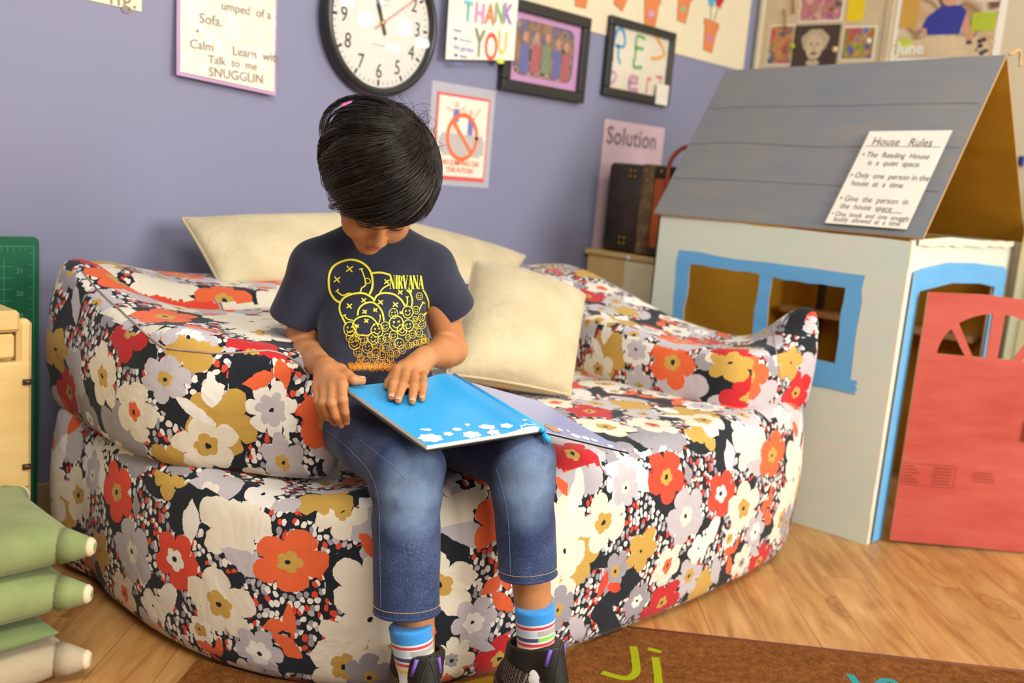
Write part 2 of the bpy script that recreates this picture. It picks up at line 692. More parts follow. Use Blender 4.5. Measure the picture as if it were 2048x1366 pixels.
def floral():
    m = NT('floral_cotton')
    uv = m.coord('UV')
    wob = m.noise(uv, 24, 2, 0.55, out=1)
    wv = m.vmath('MULTIPLY_ADD', m.vmath('SUBTRACT', wob, (0.5, 0.5, 0.5)), (0.020, 0.020, 0), uv)
    sharp = m.noise(uv, 150, 1, 0.5, out=1)
    wv = m.vmath('MULTIPLY_ADD', m.vmath('SUBTRACT', sharp, (0.5, 0.5, 0.5)), (0.0035, 0.0035, 0), wv)
    # berries and pebbles ground, dark between
    vor = m.n('ShaderNodeTexVoronoi', feature='F1', voronoi_dimensions='2D')
    m.put(vor.inputs['Vector'], m.vmath('MULTIPLY', wv, (1.25, 1.0, 1)))
    vor.inputs['Scale'].default_value = 72
    vor.inputs['Randomness'].default_value = 0.9
    peb = m.math('LESS_THAN', vor.outputs['Distance'], 0.43)
    sep = m.n('ShaderNodeSeparateColor')
    m.put(sep.inputs[0], vor.outputs['Color'])
    pc = m.ramp(sep.outputs[0], [(0.0, WHITE), (0.42, LGREY), (0.62, GREY), (0.80, RED)], 'CONSTANT')
    # patches where the pebbles grow
    pn = m.noise(m.mapping(uv, loc=(3.1, 1.7, 0)), 7.5, 1, 0.4)
    patch = m.math('GREATER_THAN', pn, 0.44)
    col = m.mix(m.math('MULTIPLY', peb, patch), DARK, pc)

    def local(col, cu, cv, ru, rv, rot):
        # the tiny dependency on the colour so far keeps the shader evaluating motif by motif
        here = m.vmath('MULTIPLY_ADD', col, (1e-7, 1e-7, 0), wv)
        d = m.vmath('WRAP', m.vmath('SUBTRACT', here, (cu, cv, 0)), (TU / 2, TV / 2, 1), (-TU / 2, -TV / 2, -1))
        if rot:
            nd = m.n('ShaderNodeVectorRotate', rotation_type='Z_AXIS')
            m.put(nd.inputs['Vector'], d)
            nd.inputs['Angle'].default_value = rot
            d = nd.outputs[0]
        return m.vmath('MULTIPLY', d, (1 / ru, 1 / rv, 0))

    def flower(col, cu, cv, r, n, pet, cen=None, rc=0.3, dot=True, rot=0.0, asp=1.0, depth=0.40, half=None):
        p = local(col, cu, cv, r * asp, r / asp, rot)
        s = m.n('ShaderNodeSeparateXYZ')
        m.put(s.inputs[0], p)
        th = m.math('ARCTAN2', s.outputs[1], s.outputs[0])
        lob = m.math('ABSOLUTE', m.math('SINE', m.math('MULTIPLY_ADD', th, n / 2.0, rot * 3 + cu * 40)))
        lob = m.math('POWER', lob, 0.55)
        ln = m.vmath('LENGTH', p)
        edge = m.math('MULTIPLY_ADD', lob, depth, 1.0 - depth)
        msk = m.math('LESS_THAN', ln, edge)
        col = m.mix(msk, col, pet)
        if cen is not None:
            cs = m.math('MULTIPLY_ADD', lob, rc * 0.35, rc * 0.75)
            col = m.mix(m.math('LESS_THAN', ln, cs), col, cen)
        if dot:
            col = m.mix(m.math('LESS_THAN', ln, 0.085), col, DARK)
        return col

    def leaf(col, cu, cv, ln, wd, rot, c):
        # pointed leaf: |v| < w*(1-u^2)
        p = local(col, cu, cv, ln, wd, rot)
        s = m.n('ShaderNodeSeparateXYZ')
        m.put(s.inputs[0], p)
        q = m.math('MULTIPLY_ADD', s.outputs[0], s.outputs[0], m.math('ABSOLUTE', s.outputs[1]))
        return m.mix(m.math('LESS_THAN', q, 1.0), col, c)

    R = math.radians
    # backgrounds first
    for a in [(.035, .40, .085, 5, LGREY), (.05, .22, .06, 4, GOLD), (.49, .05, .05, 4, GOLD), (.13, .52, .07, 5, LGREY),
              (.33, .45, .075, 5, GREY), (.62, .37, .075, 6, CREAM), (.55, .52, .065, 5, GOLD), (.78, .48, .07, 5, LGREY), (.86, .29, .06, 5, CREAM)]:
        col = flower(col, a[0], a[1], a[2], a[3], a[4], dot=False, rot=a[0] * 9)
    for a in [(.21, .35, .06, .022, R(40), WHITE), (.04, .345, .05, .016, R(-70), WHITE), (.66, .30, .06, .02, R(15), LGREY),
              (.53, .345, .04, .02, R(80), WHITE), (.48, .185, .045, .02, R(-60), WHITE), (.53, .08, .05, .018, R(60), LGREY),
              (.08, .06, .05, .018, R(50), LGREY), (.24, .42, .045, .02, R(-35), WHITE), (.42, .38, .05, .014, R(10), DARK)]:
        col = leaf(col, *a)
    # flowers of the front panel
    fl = [
        (.010, .235, .060, 5, CREAM, None, 0), (.849, .185, .062, 6, CREAM, GOLD, .3), (.113, .275, .062, 5, CREAM, GOLD, .34),
        (.165, .355, .052, 8, WHITE, None, 0), (.175, .335, .042, 6, LGREY, CREAM, .3),
        (.300, .336, .060, 5, RED, GOLD, .28), (.373, .241, .066, 5, LGREY, CREAM, .32), (.502, .268, .056, 5, RED, WHITE, .34),
        (.606, .215, .068, 5, CREAM, GOLD, .34), (.730, .318, .062, 5, ORANGE, GOLD, .32), (.831, .140, .066, 5, CREAM, GOLD, .34),
        (.681, .139, .048, 6, LGREY, WHITE, .42), (.232, .194, .048, 5, GOLD, None, 0), (.160, .165, .040, 6, GREY, GOLD, .3),
        (.328, .140, .048, 5, CREAM, ORANGE, .34), (.419, .094, .050, 6, LGREY, GOLD, .34), (.341, .050, .058, 5, CRIM, GOLD, .26),
        (.246, .081, .042, 6, GREY, WHITE, .34), (.014, .120, .046, 6, GREY, GOLD, .26), (.748, .045, .056, 5, CRIM, GOLD, .26),
        (.435, .155, .036, 5, WHITE, None, 0), (.648, .069, .046, 7, CREAM, GREY, .3), (.560, .150, .030, 5, WHITE, GOLD, .4),
        # upper band, seen on the arms and the seat
        (.075, .480, .060, 5, CRIM, GOLD, .26), (.195, .455, .052, 6, GREY, WHITE, .3), (.275, .555, .060, 5, CREAM, GOLD, .32),
        (.385, .515, .056, 5, CREAM, ORANGE, .3), (.455, .420, .048, 5, GOLD, None, 0), (.520, .475, .056, 5, CREAM, GOLD, .34),
        (.640, .550, .050, 7, WHITE, LGREY, .55), (.745, .535, .062, 5, ORANGE, GOLD, .3), (.660, .455, .050, 6, LGREY, GOLD, .28),
        (.810, .410, .044, 5, CREAM, GOLD, .3), (.450, .585, .046, 6, LGREY, GOLD, .3), (.845, .570, .050, 5, GREY, CREAM, .36),
        (.030, .560, .050, 5, GOLD, None, 0),
    ]
    for cu, cv, r, n, pc2, cc, rc in fl:
        col = flower(col, cu, cv, r, n, pc2, cc, rc or .3, rot=(cu * 17 + cv * 31) % 3, asp=1.0 + 0.12 * math.sin(cu * 50))
    # little sprigs
    for a in [(.737, .215, .030, .011, R(80), ORANGE), (.712, .20, .026, .013, R(-25), ORANGE), (.735, .165, .034, .015, R(40), ORANGE),
              (.600, .125, .022, .010, R(95), ORANGE), (.575, .115, .026, .012, R(10), ORANGE), (.590, .075, .030, .013, R(65), ORANGE),
              (.070, .415, .030, .013, R(120), ORANGE), (.040, .445, .026, .011, R(30), ORANGE), (.61, .60, .032, .013, R(-20), ORANGE),
              (.650, .615, .030, .013, R(70), ORANGE), (.530, .575, .032, .017, R(85), WHITE), (.505, .535, .034, .013, R(35), WHITE),
              (.300, .42, .034, .012, R(-30), WHITE), (.13, .145, .030, .013, R(-70), RED), (.165, .13, .022, .010, R(20), RED),
              (.705, .085, .034, .010, R(25), LGREY), (.375, .33, .030, .010, R(70), GREY), (.86, .36, .026, .012, R(50), ORANGE)]:
        col = leaf(col, *a)
    weave = m.noise(m.mapping(uv, scale=(1, 3, 1)), 900, 1)
    col = m.mix(0.10, col, m.ramp(weave, [(0.3, (0.2, 0.2, 0.2, 1)), (0.7, (1, 1, 1, 1))]), 'OVERLAY')
    m.col(col)
    m.set(0.8, 0.22, Sheen_Weight=0.1)
    fold = m.noise(m.coord('Object'), 9, 3, 0.55, dist=0.8)
    m.bump(m.math('MULTIPLY_ADD', weave, 0.02, fold), 0.5, 0.014)
    return m.m

# ------------------------------------------------------------------ the room
WY, WX = 2.32, 3.97          # back wall plane, right wall plane
X_, Y_, Z_ = np.eye(3)


def m_floor():
    m = NT('floor_planks')
    co = m.coord('Object')
    # planks run along the direction (0.747, 0.665)
    v = m.mapping(co, rot=(0, 0, -math.radians(41.7)))
    br = m.n('ShaderNodeTexBrick')
    m.put(br.inputs['Vector'], v)
    br.offset = 0.37
    br.inputs['Scale'].default_value = 1.0
    br.inputs['Brick Width'].default_value = 0.9
    br.inputs['Row Height'].default_value = 0.115
    br.inputs['Mortar Size'].default_value = 0.0012
    br.inputs['Color1'].default_value = (0, 0, 0, 1)
    br.inputs['Color2'].default_value = (1, 1, 1, 1)
    br.inputs['Mortar'].default_value = (0.5, 0.5, 0.5, 1)
    sp = m.vmath('MULTIPLY_ADD', br.outputs[0], (3.1, 1.7, 0), v)
    grain = m.noise(m.mapping(sp, scale=(1.6, 14, 1)), 2.2, 5, 0.62, dist=1.1)
    big = m.noise(m.mapping(sp, scale=(1.2, 5, 1)), 1.7, 3, 0.5, dist=1.8)
    f = m.math('MULTIPLY_ADD', grain, 0.45, m.math('MULTIPLY', big, 0.55))
    col = m.ramp(f, [(0.30, rgb(138, 90, 44)), (0.46, rgb(182, 134, 78)), (0.58, rgb(198, 154, 96)), (0.72, rgb(214, 176, 120))])
    tone = m.ramp(br.outputs[0], [(0, (0.78, 0.74, 0.68, 1)), (1, (1.08, 1.05, 1.0, 1))])
    col = m.mix(1.0, col, tone, 'MULTIPLY')
    # knots
    vo = m.n('ShaderNodeTexVoronoi', feature='F1')
    m.put(vo.inputs['Vector'], m.mapping(sp, scale=(1.5, 3.2, 1)))
    vo.inputs['Scale'].default_value = 1.3
    ring = m.math('ABSOLUTE', m.math('SINE', m.math('MULTIPLY', vo.outputs['Distance'], 55)))
    kn = m.math('MULTIPLY', m.math('LESS_THAN', vo.outputs['Distance'], 0.13), m.math('MULTIPLY_ADD', ring, -0.35, 0.45))
    col = m.mix(kn, col, rgb(120, 70, 32))
    col = m.mix(m.math('MULTIPLY', br.outputs['Fac'], 0.6), col, rgb(110, 70, 36))
    m.col(col)
    m.set(0.42, 0.4)
    m.bump(grain, 0.06, 0.001)
    return m.m


def m_wall(name, c, dark):
    m = NT(name)
    co = m.coord('Object')
    nz = m.noise(co, 1.3, 2)
    m.col(m.ramp(nz, [(0.3, dark), (0.7, c)]))
    m.set(0.55, 0.3)
    m.bump(m.noise(co, 260, 2), 0.08, 0.0006)
    return m.m


M_FLOOR = m_floor()
M_PURPLE = m_wall('purple_wall_paint', rgb(137, 139, 165), rgb(131, 133, 161))
M_CREAMWALL = m_wall('cream_wall_paint', rgb(214, 198, 168), rgb(208, 192, 162))
b = MB().box((-3, -4, -0.06), (WX + .1, WY + .1, 0))
tag(b.build('floor', M_FLOOR), kind='structure')
b = MB().box((-3, WY, 0), (WX + .1, WY + .1, 2.6))
tag(b.build('wall_back', M_PURPLE), kind='structure')
b = MB().box((WX, -1.5, 0), (WX + .1, WY, 2.6))
tag(b.build('wall_right', M_CREAMWALL), kind='structure')
M_BASE = plain('tan_baseboard', rgb(176, 148, 112), 0.5)
b = MB().box((-3, WY - .008, 0), (WX, WY, .10), bev=.003)
tag(b.build('baseboard_back', M_BASE), kind='structure')
b = MB().box((WX - .008, -1.5, 0), (WX, WY - .01, .10), bev=.003)
tag(b.build('baseboard_right', M_BASE), kind='structure')

# common paper / ink materials
PAPER = plain('white_paper', rgb(238, 232, 218), 0.7, 0.2, 0.02)
CREAMPAPER = plain('cream_paper', rgb(226, 214, 184), 0.8, 0.2, 0.02)
INK = plain('black_marker', rgb(48, 44, 44), 0.8, 0.1)
BROWNINK = plain('brown_marker', rgb(92, 66, 58), 0.8, 0.1)
GREYINK = plain('grey_marker', rgb(150, 138, 126), 0.8, 0.1)
BLUEINK = plain('blue_crayon', rgb(120, 140, 215), 0.8, 0.1)
PINKP = plain('pink_paper', rgb(214, 186, 196), 0.8, 0.2, 0.02)
HOTPINK = plain('hot_pink_paper', rgb(240, 110, 180), 0.7, 0.2, 0.03)
LAMIN = None


def laminated(name, c):
    """paper under a crinkled glossy pocket"""
    m = NT(name)
    co = m.coord('Object')
    m.col(c)
    m.set(0.35, 0.5)
    m.b.inputs['Coat Weight'].default_value = 0.8
    m.b.inputs['Coat Roughness'].default_value = 0.09
    nd = m.n('ShaderNodeBump')
    nd.inputs['Strength'].default_value = 0.5
    nd.inputs['Distance'].default_value = 0.03
    m.put(nd.inputs['Height'], m.noise(co, 17, 2, 0.5, dist=1.4))
    m.put(m.b.inputs['Coat Normal'], nd.outputs[0])
    return m.m


LAMP = laminated('laminated_paper', rgb(232, 224, 204))
FILM = NT('clear_film')
FILM.set(0.12, 0.5, Alpha=0.28)
FILM.col((0.9, 0.9, 0.92, 1))
FILM = FILM.m

WN = np.array([0, -1.0, 0])    # back wall normal towards the room


def sheet(name, x0, z0, x1, z1, y, mat, parent=None, t=.0012, skew=(0, 0, 0, 0), curl=0.0):
    """paper on the back wall; skew = z offsets of bl, br, tr, tl"""
    b = MB()
    P4 = [(x0, z0 + skew[0]), (x1, z0 + skew[1]), (x1, z1 + skew[2]), (x0, z1 + skew[3])]
    n = 10
    vs, fs = [], []
    for k in range(2):
        for j in range(n + 1):
            for i in range(n + 1):
                u, v = i / n, j / n
                xx = (1 - u) * ((1 - v) * P4[0][0] + v * P4[3][0]) + u * ((1 - v) * P4[1][0] + v * P4[2][0])
                zz = (1 - u) * ((1 - v) * P4[0][1] + v * P4[3][1]) + u * ((1 - v) * P4[1][1] + v * P4[2][1])
                vs.append((xx, y - k * t - curl * (1 - v) ** 2, zz))
    N = (n + 1) ** 2
    for j in range(n):
        for i in range(n):
            a = j * (n + 1) + i
            fs.append((a, a + 1, a + n + 2, a + n + 1))
            fs.append((N + a, N + a + n + 1, N + a + n + 2, N + a + 1))
    ring = [i for i in range(n + 1)] + [j * (n + 1) + n for j in range(1, n + 1)] + [n * (n + 1) + i for i in range(n - 1, -1, -1)] + [j * (n + 1) for j in range(n - 1, 0, -1)]
    for a, c in zip(ring, ring[1:] + ring[:1]):
        fs.append((a, c, N + c, N + a))
    b.add(vs, fs)
    return b.build(name, mat, parent)


# ---- clock
def clock():
    c = np.array([1.882, WY, 1.302])
    t = thing('wall_clock', c, 'round white wall clock with thick black rim on the purple wall', 'clock')
    black = plain('black_plastic', rgb(40, 42, 42), 0.3, 0.5, 0.02)
    face = plain('clock_face_paper', rgb(240, 236, 226), 0.5, 0.3, 0.01)
    b = MB()
    b.lathe([(.195, 0), (.203, .008), (.206, .024), (.200, .040), (.190, .046), (.183, .042), (.180, .030), (.178, .026)], 72, c, X_, Z_, WN)
    b.build('rim', black, t, True)
    b = MB().lathe([(0, .024), (.18, .024), (.18, .0262), (0, .0262)], 72, c, X_, Z_, WN)
    b.build('dial', face, t)
    b = MB()
    for k in range(60):
        a = math.radians(6 * k)
        d = np.array([math.sin(a), math.cos(a)])
        big = k % 5 == 0
        r1, r2, w = (.160, .170, .0075) if big else (.163, .170, .0018)
        b.stroke([d * r1, d * r2], w, c + WN * .0268, X_, Z_, WN, 0)
    b.build('minute_marks', black, t)
    for k in range(1, 13):
        a = math.radians(30 * k)
        o = c + X_ * math.sin(a) * .134 + Z_ * math.cos(a) * .134
        text_obj('numeral', str(k), .058, o, X_, Z_, WN, black, t, lift=.0272, sx=0.85)
    # hands: 11:5x, second hand towards 1
    def hand(name, ang, L, tail, w, w2, mat, lift):
        a = math.radians(ang)
        d = np.array([math.sin(a), math.cos(a)])
        e = np.array([d[1], -d[0]])
        poly = [d * -tail + e * w, d * -tail - e * w, d * L - e * w2, d * L + e * w2]
        MB().prism(poly, c + WN * lift, X_, Z_, WN, .0012, 0).build(name, mat, t)
    hand('hour_hand', -22, .105, .03, .0055, .004, black, .0285)
    hand('minute_hand', -20, .15, .034, .0045, .0028, black, .0305)
    hand('second_hand', 54, .15, .035, .0012, .0008, plain('red_plastic', rgb(214, 60, 50), .4), .0325)
    MB().lathe([(.0, .0), (.007, .0), (.007, .009), (.004, .011), (0, .011)], 20, c + WN * .027, X_, Z_, WN).build('hub', plain('brass', rgb(190, 150, 80), .25, .5, Metallic=1.0), t, True)
    MB().stroke([(-.030, -.062), (.0, -.0625), (.030, -.062)], .003, c + WN * .0268, X_, Z_, WN, 0).build('maker_mark', plain('pale_grey_print', rgb(190, 186, 178), .6), t)
    b = MB()
    for i in range(3):
        b.stroke([(-.022, .078 - i * .014), (.022, .078 - i * .014)], .008 - i * .002, c + WN * .0268, X_, Z_, WN, 0)
    b.build('faint_logo', plain('pale_grey_print', rgb(205, 200, 192), .6), t)
    # inner shadow free glass
    MB().lathe([(0, .037), (.181, .037), (.181, .0385), (0, .0385)], 48, c, X_, Z_, WN).build('glass', glass_mat(), t, True)


_g = None


def glass_mat():
    global _g
    if _g is None:
        m = NT('clear_glass')
        tr = m.n('ShaderNodeBsdfTransparent')
        gl = m.n('ShaderNodeBsdfGlossy')
        gl.inputs['Roughness'].default_value = 0.06
        mx = m.n('ShaderNodeMixShader')
        mx.inputs[0].default_value = 0.07
        m.put(mx.inputs[1], tr.outputs[0])
        m.put(mx.inputs[2], gl.outputs[0])
        m.put(m.out.inputs[0], mx.outputs[0])
        _g = m.m
    return _g


clock()

# ---- papers on the wall, from the left
t = sheet('wall_note', 0.98, 1.216, 1.18, 1.50, WY - .001, plain('cream_card', rgb(232, 226, 190), .7), skew=(.004, -.002, 0, 0))
tag(t, 'cream note corner in the upper left of the purple wall', 'paper')
text_obj('handwriting', 'ng.', .06, (1.135, WY - .0024, 1.236), X_, Z_, WN, GREYINK, t)

t = thing('laminated_poster', (1.41, WY, 1.06), 'shiny laminated handwritten poster with lilac edge hanging left of the clock', 'poster')
LIL = plain('lilac_paper', rgb(188, 150, 190), .6)
sheet('backing', 1.262, 1.074, 1.545, 1.62, WY - .004, LIL, t, skew=(.006, -.012, 0, 0), curl=.018)
sheet('laminated_sheet', 1.270, 1.083, 1.538, 1.62, WY - .0056, LAMP, t, skew=(.006, -.012, 0, 0), curl=.018)
for s, x, z, sz in (('umped  of a', 1.452, 1.262, .030), ('Sofa.', 1.352, 1.222, .034), ('•', 1.316, 1.190, .03), ('Calm      Learn  with', 1.425, 1.158, .031),
                    ('Talk  to  me', 1.415, 1.128, .028), ('SNUGGLIN', 1.425, 1.098, .032)):
    text_obj('handwriting', s, sz, (x, WY - .0080 - .018 * ((1.62 - z) / .54) ** 2, z), X_, Z_ - X_ * .02 + 0, WN, GREYINK, t)

t = sheet('thank_you_note', 2.125, 1.215, 2.425, 1.50, WY - .034, PAPER, skew=(.020, .058, .03, 0), curl=.004)
tag(t, 'white thank-you note with crayon letters taped over the corner of the lilac picture frame', 'paper')
cr = {k: plain('crayon_' + k, v, .8, .1) for k, v in dict(teal=rgb(120, 200, 205), pink=rgb(238, 150, 205), orange=rgb(226, 140, 80), green=rgb(150, 185, 130),
      violet=rgb(170, 130, 205), red=rgb(235, 105, 70), grey=rgb(150, 150, 125), yellow=rgb(222, 205, 100), lime=rgb(215, 220, 80)).items()}
for ch, k, x, z in (('T', 'teal', 2.205, 1.385), ('H', 'pink', 2.255, 1.388), ('A', 'orange', 2.300, 1.392), ('N', 'green', 2.342, 1.402), ('K', 'violet', 2.378, 1.408)):
    text_obj('crayon_letter', ch, .085, (x, WY - .0365, z), X_, Z_, WN, cr[k], t, bold=.0012, sx=.72, lift=.004)
for ch, k, x, z, s in (('Y', 'grey', 2.262, 1.298, .12), ('O', 'red', 2.315, 1.295, .12), ('U', 'yellow', 2.365, 1.315, .10)):
    text_obj('crayon_letter', ch, s, (x, WY - .0365, z), X_, Z_, WN, cr[k], t, bold=.001, sx=.62, lift=.004)
MB().prism([(.018 * math.cos(a), .008 * math.sin(a)) for a in np.linspace(0, 6.28, 17)[:-1]], (2.36, WY - .041, 1.262), X_, Z_, WN, .0005).build('lime_blob', cr['lime'], t)
for i, (w0, w1) in enumerate(((.03, .0), (.012, .05), (.0, .0), (.012, .03), (.03, .0))):
    x0_, z0_ = 2.150 + .003 * i, 1.325 - i * .024
    if i == 2:
        text_obj('handwriting', 'the garden', .020, (x0_ + .040, WY - .0365, z0_), X_, Z_, WN, BLUEINK, t, lift=.005)
        continue
    for x1_, L_ in ((x0_, w0), (x0_ + .022, w1)):
        if L_:
            MB().stroke([(x1_ + L_ * k / 24, z0_ + .004 * math.sin(k * 1.9)) for k in range(25)], .0016, (0, WY - .0365, 0), X_, Z_, WN, .005).build('handwriting', BLUEINK, t)
for i, (x, z) in enumerate(((1.785, 1.02),)):
    t = sheet('pink_paper', 1.775, 1.00, 1.915, 1.078, WY - .002, HOTPINK)
    tag(t, 'hot pink paper on the purple wall under the clock, behind the dark hair', 'paper')

# no jumping sign
t = thing('warning_sign', (2.25, WY, .875), 'white laminated warning sign with red border and prohibition circle', 'sign')
SRED = plain('sign_red', rgb(228, 92, 84), .45)
sheet('plastic_pocket', 2.112, .860, 2.392, 1.172, WY - .001, FILM, t, t=.0006)
sheet('border', 2.136, .878, 2.368, 1.142, WY - .002, SRED, t)
sheet('sign_sheet', 2.144, .890, 2.360, 1.134, WY - .0034, laminated('sign_paper', rgb(240, 234, 216)), t)
sy = WY - .0048
ORG = plain('sign_orange', rgb(234, 112, 66), .5)
c = np.array([2.252, sy, 1.022])
b = MB()
sofa = plain('printed_grey_sofa', rgb(184, 178, 176), .6)
for (x0, z0, x1, z1) in ((-.092, -.045, .092, .0), (-.082, -.068, .082, -.03), (-.1, -.06, -.078, -.012), (.078, -.06, .1, -.012)):
    b.box((x0, -.0006 - .0002 * (x0 + .1), z0), (x1, -.0001, z1), o=c)
b.build('sofa_drawing', sofa, t)
PBL = plain('printed_blue', rgb(120, 120, 190), .6)
MB().box((-.045, -.0008, .036), (-.02, -.0002, .075), o=c).build('printed_shirt', PBL, t)
MB().box((.022, -.0008, .0), (.045, -.0002, .055), o=c).build('printed_shirt', PBL, t)
b = MB()
for cx_, cz_ in ((-.032, .088), (.032, .07)):
    b.prism([(cx_ + .009 * math.cos(a), cz_ + .010 * math.sin(a)) for a in np.linspace(0, 6.28, 13)[:-1]], c + WN * .0002, X_, Z_, WN, .0004)
for q in (((-.045, .068), (-.075, .078)), ((-.02, .068), (.0, .085)), ((.045, .05), (.07, .085)), ((.022, .05), (.0, .075)), ((-.038, .036), (-.04, .002)), ((-.026, .036), (-.024, .002))):
    b.stroke(q, .006, c, X_, Z_, WN, .0009)
b.build('printed_figures', plain('printed_skin', rgb(226, 190, 160), .6), t)
b = MB()
ring = [(.064 * math.cos(a), .068 * math.sin(a) - .008) for a in np.linspace(0, 2 * math.pi, 41)]
b.stroke(ring, .013, c, X_, Z_, WN, .0015)
b.stroke([(-.045, .038), (.045, -.056)], .012, c, X_, Z_, WN, .0018)
b.build('prohibition_ring', ORG, t)
text_obj('sign_text', 'NO JUMPING ON', .0215, (2.252, sy, .932), X_, Z_, WN, ORG, t, bold=.0006)
text_obj('sign_text', 'THE FUTON', .0215, (2.252, sy, .909), X_, Z_, WN, ORG, t, bold=.0006)

# solution poster
t = sheet('solution_poster', 2.975, .60, 3.365, 1.141, WY - .002, PINKP, skew=(0, 0, 0, 0))
tag(t, 'pale pink poster reading Solution behind the old suitcase', 'poster')
text_obj('handwriting', 'Solution', .092, (3.155, WY - .0036, 1.082), X_, Z_, WN, plain('grey_chalk', rgb(122, 104, 110), .9), t, space=1.05, bold=.0012)


# ---- picture frames
def frame(name, x0, z0, x1, z1, w, d, label, tiltz=0.0):
    t = thing(name, ((x0 + x1) / 2, WY, z0), label, 'picture frame', 'black picture frames on the purple wall')
    blk = plain('black_frame_paint', rgb(44, 45, 44), .38, .5, .03)
    y1, y0 = WY - .004, WY - d
    b = MB()
    b.box((x0, y0, z0), (x1, y1, z0 + w), bev=.003)
    b.box((x0, y0, z1 - w), (x1, y1, z1), bev=.003)
    b.box((x0, y0, z0 + w), (x0 + w, y1, z1 - w), bev=.003)
    b.box((x1 - w, y0, z0 + w), (x1, y1, z1 - w), bev=.003)
    b.build('frame_border', blk, t)
    return t


t = frame('picture_frame', 2.392, 1.178, 2.815, 1.468, .036, .030, 'black framed group photograph with lilac mat beside the thank-you note')
MAT = plain('lilac_mat', rgb(206, 150, 205), .5)
MB().box((2.425, WY - .012, 1.21), (2.782, WY - .010, 1.436)).build('mat', MAT, t)


def photo_mat(name, cols, scale=26, seed=0.0, warm=None):
    m = NT(name)
    co = m.mapping(m.coord('Object'), loc=(seed, seed * .7, seed * 1.3))
    vo = m.n('ShaderNodeTexVoronoi', feature='SMOOTH_F1')
    m.put(vo.inputs['Vector'], co)
    vo.inputs['Scale'].default_value = scale
    sp = m.n('ShaderNodeSeparateColor')
    m.put(sp.inputs[0], vo.outputs['Color'])
    n = len(cols)
    m.col(m.ramp(sp.outputs[0], [((i + .0) / n, c) for i, c in enumerate(cols)], 'LINEAR'))
    m.set(0.35, 0.5)
    return m.m


def rrect(x0, z0, x1, z1, r, n=6):
    out = []
    for cx_, cz_, a0 in ((x1 - r, z1 - r, 0), (x0 + r, z1 - r, 90), (x0 + r, z0 + r, 180), (x1 - r, z0 + r, 270)):
        for k in range(n + 1):
            a = math.radians(a0 + 90 * k / n)
            out.append((cx_ + r * math.cos(a), cz_ + r * math.sin(a)))
    return out


MB().prism(rrect(2.447, 1.236, 2.752, 1.414, .035), (0, WY - .012, 0), X_, Z_, WN, .001).build(
    'group_photo', photo_mat('group_photo_print', [rgb(70, 66, 90), rgb(160, 120, 90), rgb(120, 90, 80), rgb(80, 84, 130), rgb(190, 150, 120), rgb(60, 56, 60)], 30), t)
b = MB()
for x, z, k in ((2.50, 1.36, 0), (2.555, 1.365, 0), (2.61, 1.37, 0), (2.665, 1.36, 0), (2.71, 1.355, 0)):
    b.prism([(x + .013 * math.cos(a), z + .016 * math.sin(a)) for a in np.linspace(0, 6.28, 15)[:-1]], (0, WY - .0132, 0), X_, Z_, WN, .0004, 0)
for i, (x, z) in enumerate(((2.50, 1.29), (2.555, 1.295), (2.61, 1.30), (2.665, 1.29), (2.71, 1.285))):
    b.prism([(x - .022, z - .045), (x + .022, z - .045), (x + .02, z + .04), (x, z + .052), (x - .02, z + .04)], (0, WY - .0132, 0), X_, Z_, WN, .0004, 1 + i % 3)
b.build('people_in_photo', [plain('photo_skin', rgb(196, 146, 116), .4), plain('photo_blue', rgb(92, 100, 170), .4), plain('photo_red', rgb(178, 84, 100), .4), plain('photo_green', rgb(120, 140, 110), .4)], t)
MB().box((2.425, WY - .020, 1.21), (2.782, WY - .0185, 1.436)).build('glass_pane', glass_mat(), t)

t = frame('picture_frame', 2.930, 1.222, 3.345, 1.500, .030, .026, 'black framed child drawing of coloured letters beside the flower pot border')
MB().box((2.955, WY - .012, 1.248), (3.32, WY - .010, 1.474)).build('drawing_paper', plain('drawing_paper', rgb(236, 228, 208), .6, .2, .02), t)
for nm, c_, w_, sts in (
        ('letter_r', rgb(90, 170, 215), .013, [[(2.972, 1.35), (2.968, 1.40), (2.985, 1.455), (3.015, 1.462), (3.035, 1.43), (3.03, 1.405), (2.985, 1.402)], [(3.0, 1.402), (3.004, 1.37), (3.018, 1.345)]]),
        ('letter_e', rgb(95, 180, 105), .013, [[(3.155, 1.452), (3.105, 1.452), (3.108, 1.39), (3.104, 1.345), (3.152, 1.347)], [(3.108, 1.412), (3.15, 1.414)]]),
        ('letter_s', rgb(238, 168, 62), .013, [[(3.225, 1.468), (3.262, 1.447), (3.292, 1.415), (3.255, 1.395), (3.212, 1.388)]]),
        ('letter_p', rgb(200, 158, 196), .013, [[(2.968, 1.306), (2.995, 1.308), (3.003, 1.290), (2.985, 1.272), (2.968, 1.268)]]),
        ('letter_e', rgb(202, 150, 180), .016, [[(3.135, 1.305), (3.09, 1.303), (3.092, 1.262), (3.14, 1.262)], [(3.092, 1.284), (3.135, 1.288)]]),
        ('letter_t', rgb(228, 112, 128), .009, [[(3.20, 1.262), (3.203, 1.312), (3.222, 1.308)], [(3.255, 1.325), (3.292, 1.328)], [(3.285, 1.325), (3.288, 1.27)]])):
    for st in sts:
        MB().stroke(catmull(st, 5), w_, (0, WY - .0122, 0), X_, Z_, WN, .0006).build(nm, plain('crayon_paint', c_, .8, .1, .1, 60), t)
MB().box((2.955, WY - .018, 1.248), (3.32, WY - .0365, 1.474)).build('glass_pane', glass_mat(), t)
MB().box((3.245, WY - .0285, 1.224), (3.325, WY - .0272, 1.30)).build('paper_tag', PAPER, t)

